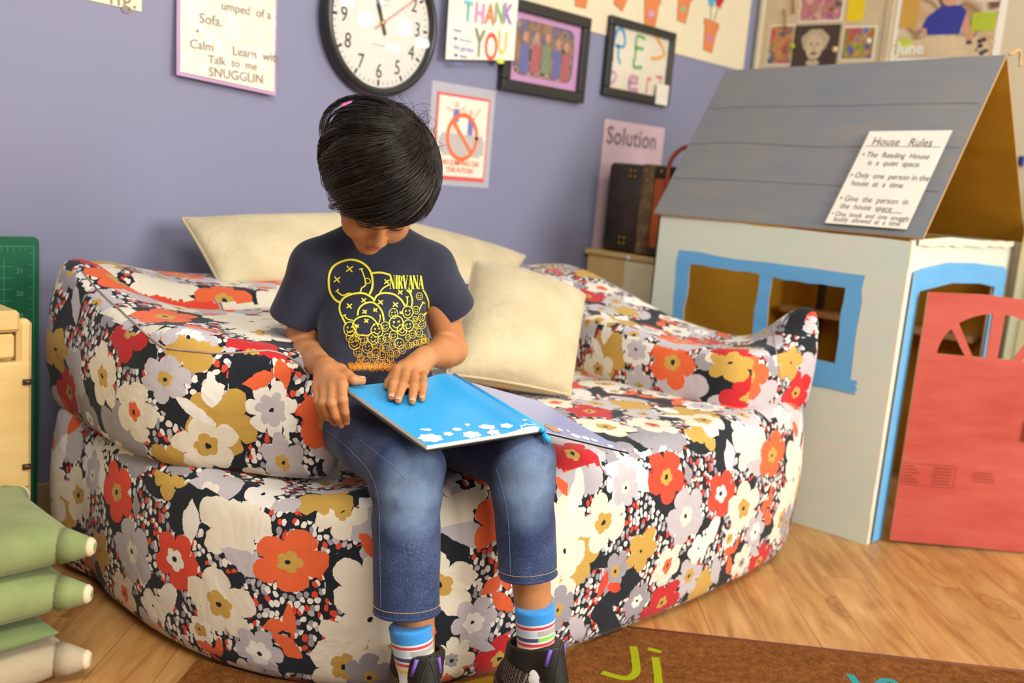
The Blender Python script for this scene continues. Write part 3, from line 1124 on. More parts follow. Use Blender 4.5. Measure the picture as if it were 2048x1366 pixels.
# ---- bulletin border on the back wall, with flower pot cut-outs
t = MB().box((2.45, WY - .0034, 1.43), (3.90, WY - .0010, 2.2)).build('bulletin_board', plain('cream_board_paper', rgb(226, 214, 182), .8, .2, .02))
tag(t, 'cream paper covered bulletin board above the picture frames', 'bulletin board')
TERRA = plain('terracotta_paper', rgb(216, 132, 82), .75, .2, .05)
TERRAD = plain('terracotta_outline', rgb(150, 82, 52), .8, .2)


def pot(x, z, s, rot, label, flowers=None, heart=rgb(190, 150, 200)):
    t = thing('flower_pot_cutout', (x, WY - .004, z), label, 'paper decoration', 'paper flower pots on the bulletin board')
    c_, s_ = math.cos(rot), math.sin(rot)
    ax, az = X_ * c_ + Z_ * s_, -X_ * s_ + Z_ * c_
    o = np.array([x, WY - .0038, z])
    body = [(-.028 * s, 0), (.028 * s, 0), (.040 * s, .085 * s), (-.040 * s, .085 * s)]
    rim = [(-.048 * s, .085 * s), (.048 * s, .085 * s), (.048 * s, .105 * s), (-.048 * s, .105 * s)]
    b = MB()
    b.prism([(p[0] * 1.06, p[1] - .001) for p in body], o, ax, az, WN, .001, 1)
    b.prism([(p[0] * 1.05, p[1] + (.0015 if i > 1 else -.001)) for i, p in enumerate(rim)], o + WN * .0003, ax, az, WN, .001, 1)
    b.prism(body, o, ax, az, WN, .0016, 0)
    b.prism(rim, o + WN * .0003, ax, az, WN, .0018, 0)
    b.build('pot', [TERRA, TERRAD], t)
    hp = []
    for k in range(24):
        a = 2 * math.pi * k / 24
        hp.append((.0009 * s * 16 * math.sin(a) ** 3, .045 * s + .0009 * s * (13 * math.cos(a) - 5 * math.cos(2 * a) - 2 * math.cos(3 * a) - math.cos(4 * a))))
    MB().prism(hp, o + WN * .0016, ax, az, WN, .0006).build('heart', plain('heart_paper', heart, .8), t)
    if flowers:
        for dx, hgt, c2 in flowers:
            MB().stroke([(dx * .4, .10 * s), (dx, hgt)], .006, o, ax, az, WN, .001).build('stem', plain('green_paper', rgb(90, 150, 80), .8), t)
            MB().prism([(dx + (.026 if k % 2 else .038) * math.cos(2 * math.pi * k / 12), hgt + .03 + (.026 if k % 2 else .04) * math.sin(2 * math.pi * k / 12)) for k in range(12)], o, ax, az, WN, .0012).build('flower', plain('flower_paper', c2, .8), t)


pot(2.775, 1.500, 1.0, .05, 'paper pot nearest the lilac picture frame, only its base visible', heart=rgb(200, 120, 140))
pot(2.985, 1.535, 1.0, -.3, 'small piece of a tilted paper pot at the top edge of the board', heart=rgb(120, 180, 180))
pot(3.19, 1.495, 1.15, .02, 'terracotta paper pot with lilac heart right above the letter drawing', heart=rgb(200, 160, 215))
pot(3.395, 1.552, 1.05, -.05, 'paper pot with green heart, second from the right on the board', heart=rgb(110, 190, 150))
pot(3.605, 1.470, 1.15, -.06, 'rightmost paper pot, with blue and dark red paper flowers', flowers=((-.025, .175, rgb(80, 170, 200)), (.03, .185, rgb(190, 40, 60))), heart=rgb(180, 130, 190))

# ---- right wall: pin board with photos, calendar
RN = np.array([-1.0, 0, 0])
YR = np.array([0, -1.0, 0])       # to the viewer's right along the right wall


def rsheet(name, y0, z0, y1, z1, d, mat, parent=None, t=.0012):
    return MB().box((WX - d - t, y1, z0), (WX - d, y0, z1)).build(name, mat, parent)


t = thing('pin_board', (WX, 2.0, 1.42), 'tan pin board with pale edge on the right wall above the grey roof', 'pin board')
rsheet('board', 2.28, 1.40, 1.745, 2.2, 0, plain('tan_board_fabric', rgb(206, 186, 150), .9, .1, .03, 30, .2, 400), t, .012)
MB().box((WX - .018, 2.28, 1.40), (WX, 2.30, 2.2), bev=.002).build('board_edge', plain('pale_trim', rgb(226, 214, 186), .5), t)
MB().box((WX - .018, 1.715, 1.40), (WX, 1.745, 2.2), bev=.002).build('board_edge', plain('pale_trim', rgb(196, 178, 146), .5), t)
bd = .0125


def rphoto(y0, z0, y1, z1, label, cols, seed, scale=40, border=.006, name='photo_print'):
    t = thing(name, (WX - bd, (y0 + y1) / 2, z0), label, 'photo', 'photos on the pin board')
    rsheet('photo_border', y0, z0, y1, z1, bd, PAPER, t)
    rsheet('photo_image', y0 - border, z0 + border, y1 + border, z1 - border, bd + .0012, photo_mat('photo_' + str(seed), cols, scale, seed), t, .0005)
    return t


rphoto(2.245, 1.462, 2.125, 1.628, 'small colour photo of a climbing child left of the black and white portrait', [rgb(90, 80, 90), rgb(190, 90, 90), rgb(200, 150, 60), rgb(70, 70, 110), rgb(180, 160, 130)], 1.3)
rphoto(1.912, 1.478, 1.772, 1.612, 'colour photo with blue and orange shapes right of the black and white portrait', [rgb(40, 110, 190), rgb(220, 140, 50), rgb(90, 150, 70), rgb(200, 70, 50), rgb(40, 100, 180)], 4.1)
rphoto(2.118, 1.634, 1.925, 1.80, 'photo of playing children cut by the top of the frame, above the portrait', [rgb(60, 60, 70), rgb(190, 130, 110), rgb(170, 80, 130), rgb(210, 170, 140), rgb(60, 70, 100)], 7.7, 34)
t = thing('portrait_photo', (WX - bd, 2.02, 1.455), 'sepia portrait photo of a person with wild white hair and dark moustache', 'photo', 'photos on the pin board')
rsheet('photo_background', 2.126, 1.456, 1.924, 1.622, bd + .002, plain('portrait_dark', rgb(74, 58, 52), .5, .3, .12, 20), t)
pc = np.array([WX - bd - .0034, 2.028, 1.54])


def blob(cx_, cz_, rx, rz, n=20, wob=0.0):
    return [(cx_ + rx * (1 + wob * math.sin(5 * a)) * math.cos(a), cz_ + rz * (1 + wob * math.sin(7 * a)) * math.sin(a)) for a in np.linspace(0, 2 * math.pi, n + 1)[:-1]]


G1, G2, G3 = plain('portrait_hair', rgb(186, 168, 142), .5, .3, .1, 60), plain('portrait_face', rgb(204, 182, 152), .5, .3, .08, 50), plain('portrait_shade', rgb(110, 92, 80), .5)
b = MB()
b.prism(blob(0, .018, .060, .048, 24, .06), pc, YR, Z_, RN, .0003, 0)
b.prism(blob(0, -.006, .037, .054, 24), pc + RN * .0003, YR, Z_, RN, .0003, 1)
b.prism(blob(0, -.070, .030, .014, 14), pc + RN * .0003, YR, Z_, RN, .0003, 0)
b.prism(blob(0, -.032, .016, .006, 12), pc + RN * .0007, YR, Z_, RN, .0003, 2)
for sx in (-1, 1):
    b.prism(blob(sx * .015, .006, .009, .0035, 10), pc + RN * .0007, YR, Z_, RN, .0003, 2)
b.prism(blob(.001, -.012, .0045, .013, 10), pc + RN * .0007, YR, Z_, RN, .0002, 0)
b.build('portrait_figure', [G1, G2, G3], t)

for y, z, r, c_, lab in ((2.128, 1.538, .0125, rgb(170, 180, 30), 'yellow green round pin between small photo and portrait'), (1.935, 1.522, .012, rgb(226, 196, 150), 'cream round pin at the right edge of the portrait'),
                         (1.798, 1.552, .012, rgb(226, 214, 190), 'white round pin on the blue and orange photo')):
    t = MB().lathe([(r * .3, 0), (r, .003), (r, .006), (r * .7, .010), (0, .011)], 18, np.array([WX - bd - .0018, y, z]), YR, Z_, RN).build('push_pin', plain('pin_plastic', c_, .35), smooth=True)
    tag(t, lab, 'pin', 'pins on the pin board')
t = MB().prism(rrect(-.034, 0, .034, .15, .008), (WX - bd, 1.872, 1.632), YR, Z_, RN, .0015).build('yellow_tag', plain('yellow_paper', rgb(232, 200, 20), .6))
tag(t, 'bright yellow paper tag hanging on the pin board', 'paper')
t = MB().tube([(WX - .016, 2.165, 1.80), (WX - .018, 2.150, 1.72), (WX - .018, 2.142, 1.67)], .004, 6).tube([(WX - .016, 2.19, 1.69), (WX - .018, 2.178, 1.66), (WX - .018, 2.172, 1.60)], .003, 6).build('ribbon_scrap', plain('brown_ribbon', rgb(150, 96, 48), .7), smooth=True)
tag(t, 'brown curled ribbon hanging above the small photo', 'ribbon')

t = thing('calendar', (WX, 1.5, 1.46), 'June wall calendar with photo of a child in blue at a table', 'calendar')
rsheet('calendar_page', 1.708, 1.462, 1.300, 1.85, .001, PAPER, t)
rsheet('calendar_photo', 1.690, 1.488, 1.325, 1.85, .0022, photo_mat('calendar_scene', [rgb(196, 160, 110), rgb(206, 180, 150), rgb(150, 110, 70), rgb(214, 196, 172), rgb(120, 80, 60)], 12, 2.2), t, .0006)
o = np.array([WX - .0032, 1.50, 1.60])
b = MB()
b.prism([(-.19, -.11), (.17, -.11), (.15, -.045), (-.03, -.03), (-.16, -.055)], o, YR, Z_, RN, .0003, 0)
b.prism([(-.075, -.028), (.045, -.028), (.06, .055), (.035, .078), (-.035, .078), (-.085, .04), (-.10, -.0), (-.08, -.005)], o, YR, Z_, RN, .0006, 1)
b.prism(blob(-.005, .112, .034, .036), o, YR, Z_, RN, .0007, 2)
b.prism([(.06, .05), (.095, -.03), (.10, -.07), (.085, -.075), (.05, .0)], o, YR, Z_, RN, .0005, 2)
b.prism([(-.10, 0), (-.085, -.04), (-.07, -.03), (-.085, .005)], o, YR, Z_, RN, .0005, 2)
b.prism([(-.19, .0), (-.12, .0), (-.12, .16), (-.19, .16)], o, YR, Z_, RN, .0003, 3)
b.prism([(.09, .085), (.17, .085), (.17, .10), (.09, .10)], o, YR, Z_, RN, .0005, 4)
for i in range(7):
    b.prism([(.072 + i * .014, .105), (.083 + i * .014, .105), (.083 + i * .014, .16), (.072 + i * .014, .16)], o, YR, Z_, RN, .0006, 4 + i % 3)
for i in range(14):
    b.prism(blob(.085 + .085 * rng.random(), -.10 + .05 * rng.random(), .011, .009, 8), o, YR, Z_, RN, .0007 + .00002 * i, 6 if i % 2 else 0)
b.build('calendar_picture', [plain('picture_table', rgb(214, 190, 152), .5), plain('picture_blue_shirt', rgb(52, 58, 150), .5), plain('picture_skin', rgb(208, 150, 120), .5), plain('picture_door', rgb(206, 160, 70), .5),
                             plain('picture_shelf', rgb(222, 206, 176), .5), plain('picture_books', rgb(150, 60, 50), .5), plain('picture_dark', rgb(70, 64, 58), .5)], t)
text_obj('month_title', 'June', .062, (WX - .0045, 1.632, 1.522), YR, Z_, RN, plain('white_print', rgb(240, 236, 226), .6), t, bold=.0018)
b = MB()
for k in range(10):
    a = 2 * math.pi * k / 10
    b.stroke([(.018 * math.cos(a), .018 * math.sin(a)), (.036 * math.cos(a), .036 * math.sin(a))], .009, (WX - .004, 1.66, 1.535), YR, Z_, RN, .0)
b.prism(blob(0, 0, .016, .016), (WX - .004, 1.66, 1.535), YR, Z_, RN, .0003)
b.build('sun_mark', plain('lime_print', rgb(196, 206, 50), .6), t)
t = rsheet('sticky_note', 1.415, 1.582, 1.330, 1.648, .0035, plain('green_note', rgb(178, 192, 40), .7))
tag(t, 'yellow green sticky note on the calendar photo', 'sticky note')
for k in range(4):
    MB().stroke([(-.030 + .060 * i / 20, .022 - k * .013 + .0015 * math.sin(i * 2.1 + k)) for i in range(21)], .0012, (WX - .0050, 1.372, 1.612), YR, Z_, RN, 0).build('note_line', GREYINK, t)

# ------------------------------------------------------------------ the floral bean bag sofa
M_FLORAL = floral()
FOOT = catmull([(.96, 2.09), (.895, 1.90), (.885, 1.60), (.94, 1.39), (1.07, 1.215), (1.27, 1.13), (1.7, 1.08), (2.10, 1.075),
                (2.32, 1.10), (2.41, 1.21), (2.44, 1.6), (2.44, 2.0), (2.40, 2.10), (1.7, 2.12)], 6, True)


def poly_sdf(p2, poly):
    """signed distance to a closed polygon (2D)"""
    d = np.full(len(p2), 1e9)
    s = np.ones(len(p2))
    n = len(poly)
    for i in range(n):
        a, b = poly[i], poly[i - 1]
        e = b - a
        w = p2 - a
        t = np.clip((w @ e) / (e @ e), 0, 1)
        q = w - t[:, None] * e
        d = np.minimum(d, (q ** 2).sum(1))
        c1 = p2[:, 1] >= a[1]
        c2 = p2[:, 1] < b[1]
        c3 = e[0] * w[:, 1] > e[1] * w[:, 0]
        flip = (c1 & c2 & c3) | (~c1 & ~c2 & ~c3)
        s = np.where(flip, -s, s)
    return s * np.sqrt(d)


def slab(p, poly, z0, ztop, r, bulge=0.0, rtop=None):
    """soft upholstered block over a footprint; ztop may be an array"""
    d2 = poly_sdf(p[:, :2], poly)
    h = ztop - z0
    zz = np.clip((p[:, 2] - z0) / h, 0, 1)
    d2 = d2 - bulge * np.sin(np.pi * zz) ** 0.8
    dz = np.abs(p[:, 2] - (z0 + ztop) / 2) - h / 2
    qx, qz = d2 + r, dz + r
    return np.minimum(np.maximum(qx, qz), 0) + np.sqrt(np.maximum(qx, 0) ** 2 + np.maximum(qz, 0) ** 2) - r


def gauss(p, cx_, cy_, sx, sy=None):
    sy = sy or sx
    return np.exp(-((p[:, 0] - cx_) / sx) ** 2 - ((p[:, 1] - cy_) / sy) ** 2)


def f_base(p):
    ztop = .415 - .030 * gauss(p, 1.22, 1.42, .24) + .012 * noise3(p * [1, 1, 0], 9, 3) - .055 * np.clip(1.6 * gauss(p, .98, 1.62, .24, .42), 0, 1)
    q = p.copy()
    d = slab(q, FOOT, .0, ztop, .045, .024)
    # soft folds hanging in the side faces
    d += .0035 * noise3(p * [1, 1, .5], 26, 5) * (p[:, 2] > .02)
    return d


# uv: perimeter length (u) and height (v), the top continues from the front edge
_per = FOOT
_seg = np.linalg.norm(np.roll(_per, -1, 0) - _per, axis=1)
_cum = np.concatenate([[0], np.cumsum(_seg)])
_i0 = np.argmin(((_per - np.array([1.10, 1.15])) ** 2).sum(1))


def perim(xy):
    n = len(_per)
    best = np.full(len(xy), 1e9)
    s = np.zeros(len(xy))
    for i in range(n):
        a, b = _per[i], _per[(i + 1) % n]
        e = b - a
        t = np.clip(((xy - a) @ e) / (e @ e), 0, 1)
        d = ((xy - a - t[:, None] * e) ** 2).sum(1)
        m = d < best
        best[m] = d[m]
        s[m] = (_cum[i] + t * _seg[i])[m]
    return s - _cum[_i0]


def uv_sofa(v, q, top_off=(0, 0), side_off=(0, 0), thr=.62, rot=0.0):
    n = face_normals(v, q)
    fc = v[q].mean(1)
    vv = v[q].reshape(-1, 3)
    s = perim(vv[:, :2])
    L = _cum[-1]
    sf = np.repeat(perim(fc[:, :2]), 4)          # one panel per face
    s = np.where(s - sf > L / 2, s - L, np.where(sf - s > L / 2, s + L, s))
    front = (sf >= 0) & (sf < 2.2)
    s = np.where(sf > 2.2, s - L, s)
    u_side = np.where(front, s + 1.10 - 1.38, s + .946)
    v_side = np.where(front, vv[:, 2], vv[:, 2] + .075)
    u_top = vv[:, 0] - 1.38 + .0
    v_top = vv[:, 1] - 1.08 + .43
    top = np.repeat(n[:, 2] > thr, 4)
    u = np.where(top, u_top + top_off[0], u_side + side_off[0])
    w = np.where(top, v_top + top_off[1], v_side + side_off[1])
    return np.stack([u, w], 1)


sofa = thing('bean_bag_sofa', (1.67, 1.6, 0), 'large bean bag sofa in red, grey and gold floral fabric against the purple wall', 'sofa')
sdf_obj('base_cushion', f_base, (.76, .95, -.02), (2.60, 2.2, .52), .011, M_FLORAL, sofa, 2, uv_sofa)

AL = catmull([(.93, 2.12), (.880, 1.95), (.865, 1.66), (.95, 1.51), (1.07, 1.39), (1.125, 1.46), (1.24, 1.72), (1.30, 2.10)], 5, True)


def f_arml(p):
    z = .590 + .085 * gauss(p, .93, 2.08, .10, .20) - .02 * gauss(p, 1.2, 2.0, .2) - .03 * gauss(p, 1.12, 1.40, .12) + .008 * noise3(p * [1, 1, 0], 14, 9)
    z += .018 * gauss(p, .88, 1.6, .07)
    d = slab(p, AL, .342, z, .026, .022) + .10 * np.clip(p[:, 2] - .50, 0, 1) * gauss(p, .85, 1.95, .2, .3)
    return d + .003 * noise3(p, 30, 15)


AR = catmull([(2.11, 1.15), (2.31, 1.115), (2.375, 1.135), (2.40, 1.4), (2.42, 1.8), (2.46, 2.05), (2.30, 2.08), (2.16, 1.85), (2.06, 1.5), (2.07, 1.25)], 5, True)


def f_armr(p):
    z = .560 + .105 * gauss(p, 2.39, 1.13, .09, .11) + .09 * gauss(p, 2.42, 2.0, .22, .3) - .03 * gauss(p, 2.25, 1.35, .2) + .007 * noise3(p * [1, 1, 0], 14, 19)
    d = slab(p, AR, .375, z, .022, .016)
    return d + .003 * noise3(p, 30, 25)


BK = catmull([(1.0, 1.92), (1.4, 1.83), (2.0, 1.80), (2.35, 1.85), (2.46, 2.0), (2.42, 2.15), (1.7, 2.20), (.95, 2.15)], 5, True)


def f_back(p):
    z = .618 + .02 * gauss(p, 2.40, 2.05, .16, .3) + .035 * gauss(p, .98, 2.1, .1, .2) + .006 * noise3(p * [1, 1, 0], 12, 29)
    d = slab(p, BK, .375, z, .05, .02)
    return d + .003 * noise3(p, 28, 35)


def uv_arm_l(v, q):
    return uv_sofa(v, q, (.30, .42), (0, 0), .62)


def uv_arm_r(v, q):
    n = face_normals(v, q)
    vv = v[q].reshape(-1, 3)
    top = np.repeat(n[:, 2] > .6, 4)
    inner = np.repeat(n[:, 0] < -.35, 4)
    u = np.where(top, vv[:, 1] * -1.0 + 2.1, np.where(inner, -vv[:, 1] + 1.2, vv[:, 0] - 1.38 + .02))
    w = np.where(top, vv[:, 0] * 1.0 - 1.6, vv[:, 2] + .04)
    return np.stack([u, w], 1)


sdf_obj('armrest', f_arml, (.76, 1.25, .30), (1.40, 2.25, .74), .009, M_FLORAL, sofa, 2, uv_arm_l)
sdf_obj('armrest', f_armr, (2.0, 1.0, .33), (2.56, 2.25, .76), .009, M_FLORAL, sofa, 2, uv_arm_r)
sdf_obj('backrest', f_back, (.88, 1.70, .33), (2.56, 2.30, .76), .010, M_FLORAL, sofa, 2, lambda v, q: uv_sofa(v, q, (.1, .3), (.33, .21)))

# piping and seams laid on the cover
M_PIPE = cloth('floral_piping', (.16, .10, .07, 1), 700, .2, .25, c2=(.42, .33, .25, 1))
deps_objs = [o for o in sofa.children]


def seam(pxs, r, lift=.001, n=8):
    trees = [bvh(o) for o in deps_objs]
    pts = []
    for px, py in catmull(pxs, n):
        best = None
        for t_ in trees:
            h_ = drop(t_, px, py, lift)
            if h_ is not None:
                dd = (h_[0] - CP) @ FW
                if best is None or dd < best[0]:
                    best = (dd, h_[0])
        if best is not None:
            pts.append(best[1])
    if len(pts) > 3:
        pts = np.array(pts)
        for _ in range(2):
            pts[1:-1] = (pts[:-2] + pts[1:-1] * 2 + pts[2:]) / 4
        MB().tube(pts, r, 6).build('piping', M_PIPE, sofa, True)


seam([(166, 545), (200, 585), (250, 630), (300, 675), (330, 696)], .0020)
seam([(334, 697), (400, 704), (450, 707), (500, 704), (545, 703), (590, 722), (615, 748)], .0018)
seam([(1546, 645), (1550, 690), (1558, 740), (1566, 790)], .0016)

# ------------------------------------------------------------------ cushions
M_BEIGE = cloth('beige_cotton', rgb(194, 179, 142), 700, .6, .04, wr=1.0, c2=rgb(206, 192, 156))
M_SAGE = cloth('sage_green_cotton', rgb(128, 140, 88), 700, .4, .05, wr=.5, c2=rgb(140, 152, 98))
M_SAGE_D = cloth('dull_green_cotton', rgb(112, 128, 78), 700, .4, .05, wr=.5)
M_TAUPE = cloth('taupe_linen', rgb(176, 160, 132), 500, .5, .08, wr=.5)
M_TRIM = cloth('cream_trim', rgb(222, 204, 168), 700, .3, .05)


def pillow(name, cor, thick, mat, label, cat='cushion', group=None, nrm=None, sag=.0, pinch=.10, pipe=.0035, pmat=None, seed=1, wrinkle=.004, knobs=False, full=False):
    """cor: four world corners (bl, br, tr, tl); thickness swells along the normal"""
    cor = np.array(cor, float)
    c0 = cor.mean(0)
    t = thing(name, tuple(c0), label, cat, group)
    n = 40
    if nrm is None:
        nrm = np.cross(cor[1] - cor[0], cor[3] - cor[0])
    nrm = np.array(nrm) / np.linalg.norm(nrm)
    u = np.linspace(-1, 1, n + 1)
    U, V = np.meshgrid(u, u, indexing='ij')
    Us = np.sign(U) * (1 - (1 - np.abs(U)) ** 1.25)
    Vs = np.sign(V) * (1 - (1 - np.abs(V)) ** 1.25)
    # edge midpoints drawn in
    Ue = Us * (1 - pinch * (1 - Vs ** 2))
    Ve = Vs * (1 - pinch * (1 - Us ** 2))
    a, b = (Ue + 1) / 2, (Ve + 1) / 2
    base = ((1 - a) * (1 - b))[..., None] * cor[0] + (a * (1 - b))[..., None] * cor[1] + (a * b)[..., None] * cor[2] + ((1 - a) * b)[..., None] * cor[3]
    th = ((1 - Us ** 2) * (1 - Vs ** 2)) ** .42
    if full:
        th = ((1 - Us ** 6) * (1 - Vs ** 6)) ** .5
    nz = noise3(base.reshape(-1, 3), 30, seed).reshape(th.shape) * wrinkle * th
    nz += noise3(base.reshape(-1, 3) * [1, 1, .3], 55, seed + 3).reshape(th.shape) * wrinkle * .5 * th * (1 - th)
    top = base + nrm * (th * thick / 2 + nz)[..., None]
    bot = base - nrm * (th * thick / 2)[..., None]
    N = (n + 1) ** 2
    V2 = np.concatenate([top.reshape(-1, 3), bot.reshape(-1, 3)])
    I = np.arange(N).reshape(n + 1, n + 1)
    q = np.stack([I[:-1, :-1], I[1:, :-1], I[1:, 1:], I[:-1, 1:]], -1).reshape(-1, 4)
    q2 = q[:, ::-1] + N
    ring = np.concatenate([I[:, 0], I[-1, 1:], I[-2::-1, -1], I[0, -2:0:-1]])
    # weld the rim: bottom rim verts -> top rim verts
    mp = np.arange(2 * N)
    mp[ring + N] = ring
    q2 = mp[q2]
    o = mesh_obj('cover', V2, np.concatenate([q, q2]), mat, t)
    rp = np.concatenate([V2[ring], V2[ring[:1]]])
    if pipe:
        MB().tube(rp, pipe, 6, caps=False).build('piping', pmat or mat, t, True)
    if knobs:
        for k in range(4):
            d = (cor[k] - c0) / np.linalg.norm(cor[k] - c0)
            p0 = cor[k]
            MB().tube([p0 - d * .034, p0 - d * .014, p0 + d * .004, p0 + d * .014, p0 + d * .018], [.031, .0240, .0175, .011, .003], 14).build('corner_tuft', mat, t, True)
            MB().tube([p0 + d * .004, p0 + d * .010, p0 + d * .016], [.0160, .0165, .0115], 14, caps=True).build('corner_trim', pmat or mat, t, True)
    return t


# two long cushions leaning on the wall
pillow('throw_cushion', [P(440, 568, 2.28), P(660, 580, 2.50), P(700, 426, 2.64), P(364, 437, 2.40)], .10, M_BEIGE,
       'beige throw cushion leaning on the wall left of the child', group='beige cushions on the sofa', pinch=.02, seed=4, nrm=(-.1, -.75, .66))
pillow('throw_cushion', [P(760, 590, 2.60), P(1000, 590, 2.85), P(1050, 512, 3.12), P(800, 440, 2.85)], .11, M_BEIGE,
       'beige throw cushion on the backrest behind the child, half hidden', group='beige cushions on the sofa', pinch=.0, seed=9, nrm=(-.1, -.8, .6))
pillow('throw_cushion', [P(893, 748, 2.13), P(1140, 790, 2.30), P(1170, 590, 2.58), P(948, 522, 2.46)], .17, M_BEIGE,
       'plump beige throw cushion propped on the seat beside the child', group='beige cushions on the sofa', pinch=.035, seed=13)

# floor cushion stack at the left
kx, ky = .715, 1.565


def fcush(z, th, dx, dy, rot, mat, pm, label, knobs=True):
    c0 = np.array([kx + dx, ky + dy, z])
    a = math.radians(rot)
    ex = np.array([-math.cos(a), -math.sin(a), 0])
    ey = np.array([-math.sin(a), math.cos(a), 0])
    s = .36
    pillow('floor_cushion', [c0 + ex * s, c0, c0 + ey * .30, c0 + ex * s + ey * .30], th, mat, label, group='floor cushions in the corner stack',
           nrm=(0, 0, 1), full=True, pinch=.03, pipe=.0, pmat=pm, seed=int(z * 100), knobs=knobs, wrinkle=.002)


fcush(.041, .080, .0, .0, 2, M_TAUPE, M_TRIM, 'taupe floor cushion at the bottom of the stack')
fcush(.100, .036, -.035, .0, 3, M_SAGE_D, M_TRIM, 'thin green floor cushion with cream trim, above the taupe one', knobs=False)
fcush(.160, .082, .0, .0, 0, M_SAGE, M_TRIM, 'green floor cushion, second from the top of the stack')
fcush(.243, .086, .004, .0, -2, M_SAGE, M_TRIM, 'green floor cushion on top of the stack')

# ------------------------------------------------------------------ playhouse
M_MINT = None


def m_card(name, c, c2, rough=.75, streak=True):
    m = NT(name)
    co = m.coord('Object')
    n1 = m.noise(m.mapping(co, scale=(1, 1, 5)), 6, 4, .6)
    n2 = m.noise(co, 3.0, 2)
    f = m.math('MULTIPLY_ADD', n1, .5, m.math('MULTIPLY', n2, .5))
    m.col(m.ramp(f, [(.35, c), (.65, c2)]))
    m.set(rough, .25)
    m.bump(n1, .08, .002)
    return m.m


M_MINT = m_card('mint_painted_cardboard', rgb(206, 222, 208), rgb(222, 220, 204))
M_ROOF = m_card('slate_painted_cardboard', rgb(118, 123, 130), rgb(136, 132, 127))
M_KRAFT = m_card('ochre_painted_cardboard', rgb(176, 128, 28), rgb(190, 144, 36))
M_EDGE = plain('raw_cardboard_edge', rgb(200, 160, 110), .8, .1)
M_BLUEP = m_card('sky_blue_paint', rgb(96, 166, 220), rgb(112, 178, 226))
M_REDP = m_card('brick_red_paint', rgb(176, 70, 58), rgb(192, 94, 80))
HX, HY0, HY1 = 2.62, 1.0, 1.79
HX1 = 3.49
house = thing('cardboard_playhouse', (3.0, 1.4, 0), 'child-size cardboard playhouse, mint walls, grey roof, blue trim and red door', 'playhouse')


def panel2d(name, outer, holes, o, ax, ay, an, t, mats, parent):
    """flat board with holes; front face mats[0], back and edge mats[1]"""
    cu = bpy.data.curves.new(name + '_c', 'CURVE')
    cu.dimensions = '2D'
    cu.fill_mode = 'BOTH'
    cu.extrude = t / 2
    for poly in [outer] + holes:
        sp = cu.splines.new('POLY')
        sp.points.add(len(poly) - 1)
        for p, q in zip(sp.points, poly):
            p.co = (q[0], q[1], 0, 1)
        sp.use_cyclic_u = True
    tmp = bpy.data.objects.new(name + '_t', cu)
    COL.objects.link(tmp)
    dg = bpy.context.evaluated_depsgraph_get()
    me = bpy.data.meshes.new_from_object(tmp.evaluated_get(dg))
    bpy.data.objects.remove(tmp, do_unlink=True)
    me.name = name
    o, ax, ay, an = (np.array(q, float) for q in (o, ax, ay, an))
    co = np.zeros(len(me.vertices) * 3, dtype=np.float32)
    me.vertices.foreach_get('co', co)
    co = co.reshape(-1, 3)
    w = o + np.outer(co[:, 0], ax) + np.outer(co[:, 1], ay) + np.outer(co[:, 2] - t / 2, an)
    z = co[:, 2].copy()
    me.vertices.foreach_set('co', w.astype(np.float32).ravel())
    me.materials.clear()
    for m in mats:
        me.materials.append(m)
    idx = []
    for pgn in me.polygons:
        zs = z[list(pgn.vertices)]
        idx.append(0 if zs.min() > t * .4 else (1 if zs.max() < -t * .4 else len(mats) - 1))
    me.polygons.foreach_set('material_index', np.array(idx, dtype=np.int32))
    me.update()
    return link(bpy.data.objects.new(name, me), parent)


def rough_rect(x0, y0, x1, y1, amp=.003, n=6, seed=1):
    r = np.random.default_rng(seed)
    P4 = [(x0, y0), (x1, y0), (x1, y1), (x0, y1)]
    out = []
    for i in range(4):
        a, b = np.array(P4[i]), np.array(P4[(i + 1) % 4])
        for k in range(n):
            p = a + (b - a) * k / n
            if k:
                p = p + r.normal(size=2) * amp
            out.append(tuple(p))
    return out


XN = np.array([-1.0, 0, 0])
# side wall with the double window, seen by u = -y (to the viewer's right)
U = lambda y: -y
holeA = rough_rect(U(1.658), .478, U(1.418), .692, .002, 6, 3)
holeB = rough_rect(U(1.380), .476, U(1.156), .690, .002, 6, 4)
panel2d('side_wall', rough_rect(U(HY1), .0, U(HY0), .83, .0012, 14, 2), [holeA, holeB], (HX, 0, 0), YR, Z_, XN, .006, [M_MINT, M_KRAFT, M_EDGE], house)
panel2d('window_trim', rough_rect(U(1.702), .435, U(1.108), .728, .003, 8, 5), [rough_rect(U(1.656), .480, U(1.420), .690, .002, 6, 3), rough_rect(U(1.378), .478, U(1.158), .688, .002, 6, 4)],
        (HX - .0012, 0, 0), YR, Z_, XN, .001, [M_BLUEP, M_BLUEP, M_EDGE], house)
MB().prism(rough_rect(U(1.71), .405, U(1.088), .442, .003, 8, 6), (HX - .0012, 0, 0), YR, Z_, XN, .0016).build('window_sill', M_BLUEP, house)
# a shelf board and two struts seen through the window
MB().box((HX1 - .10, HY0 + .05, .50), (HX1 - .01, HY1 - .05, .52)).build('inner_shelf', M_EDGE, house)
MB().box((HX1 - .05, 1.60, .0), (HX1 - .03, 1.625, .80)).build('inner_strut', plain('dark_strut', rgb(52, 36, 20), .7), house)
MB().box((HX1 - .05, 1.45, .0), (HX1 - .03, 1.475, .80)).build('inner_strut', plain('dark_strut', rgb(52, 36, 20), .7), house)
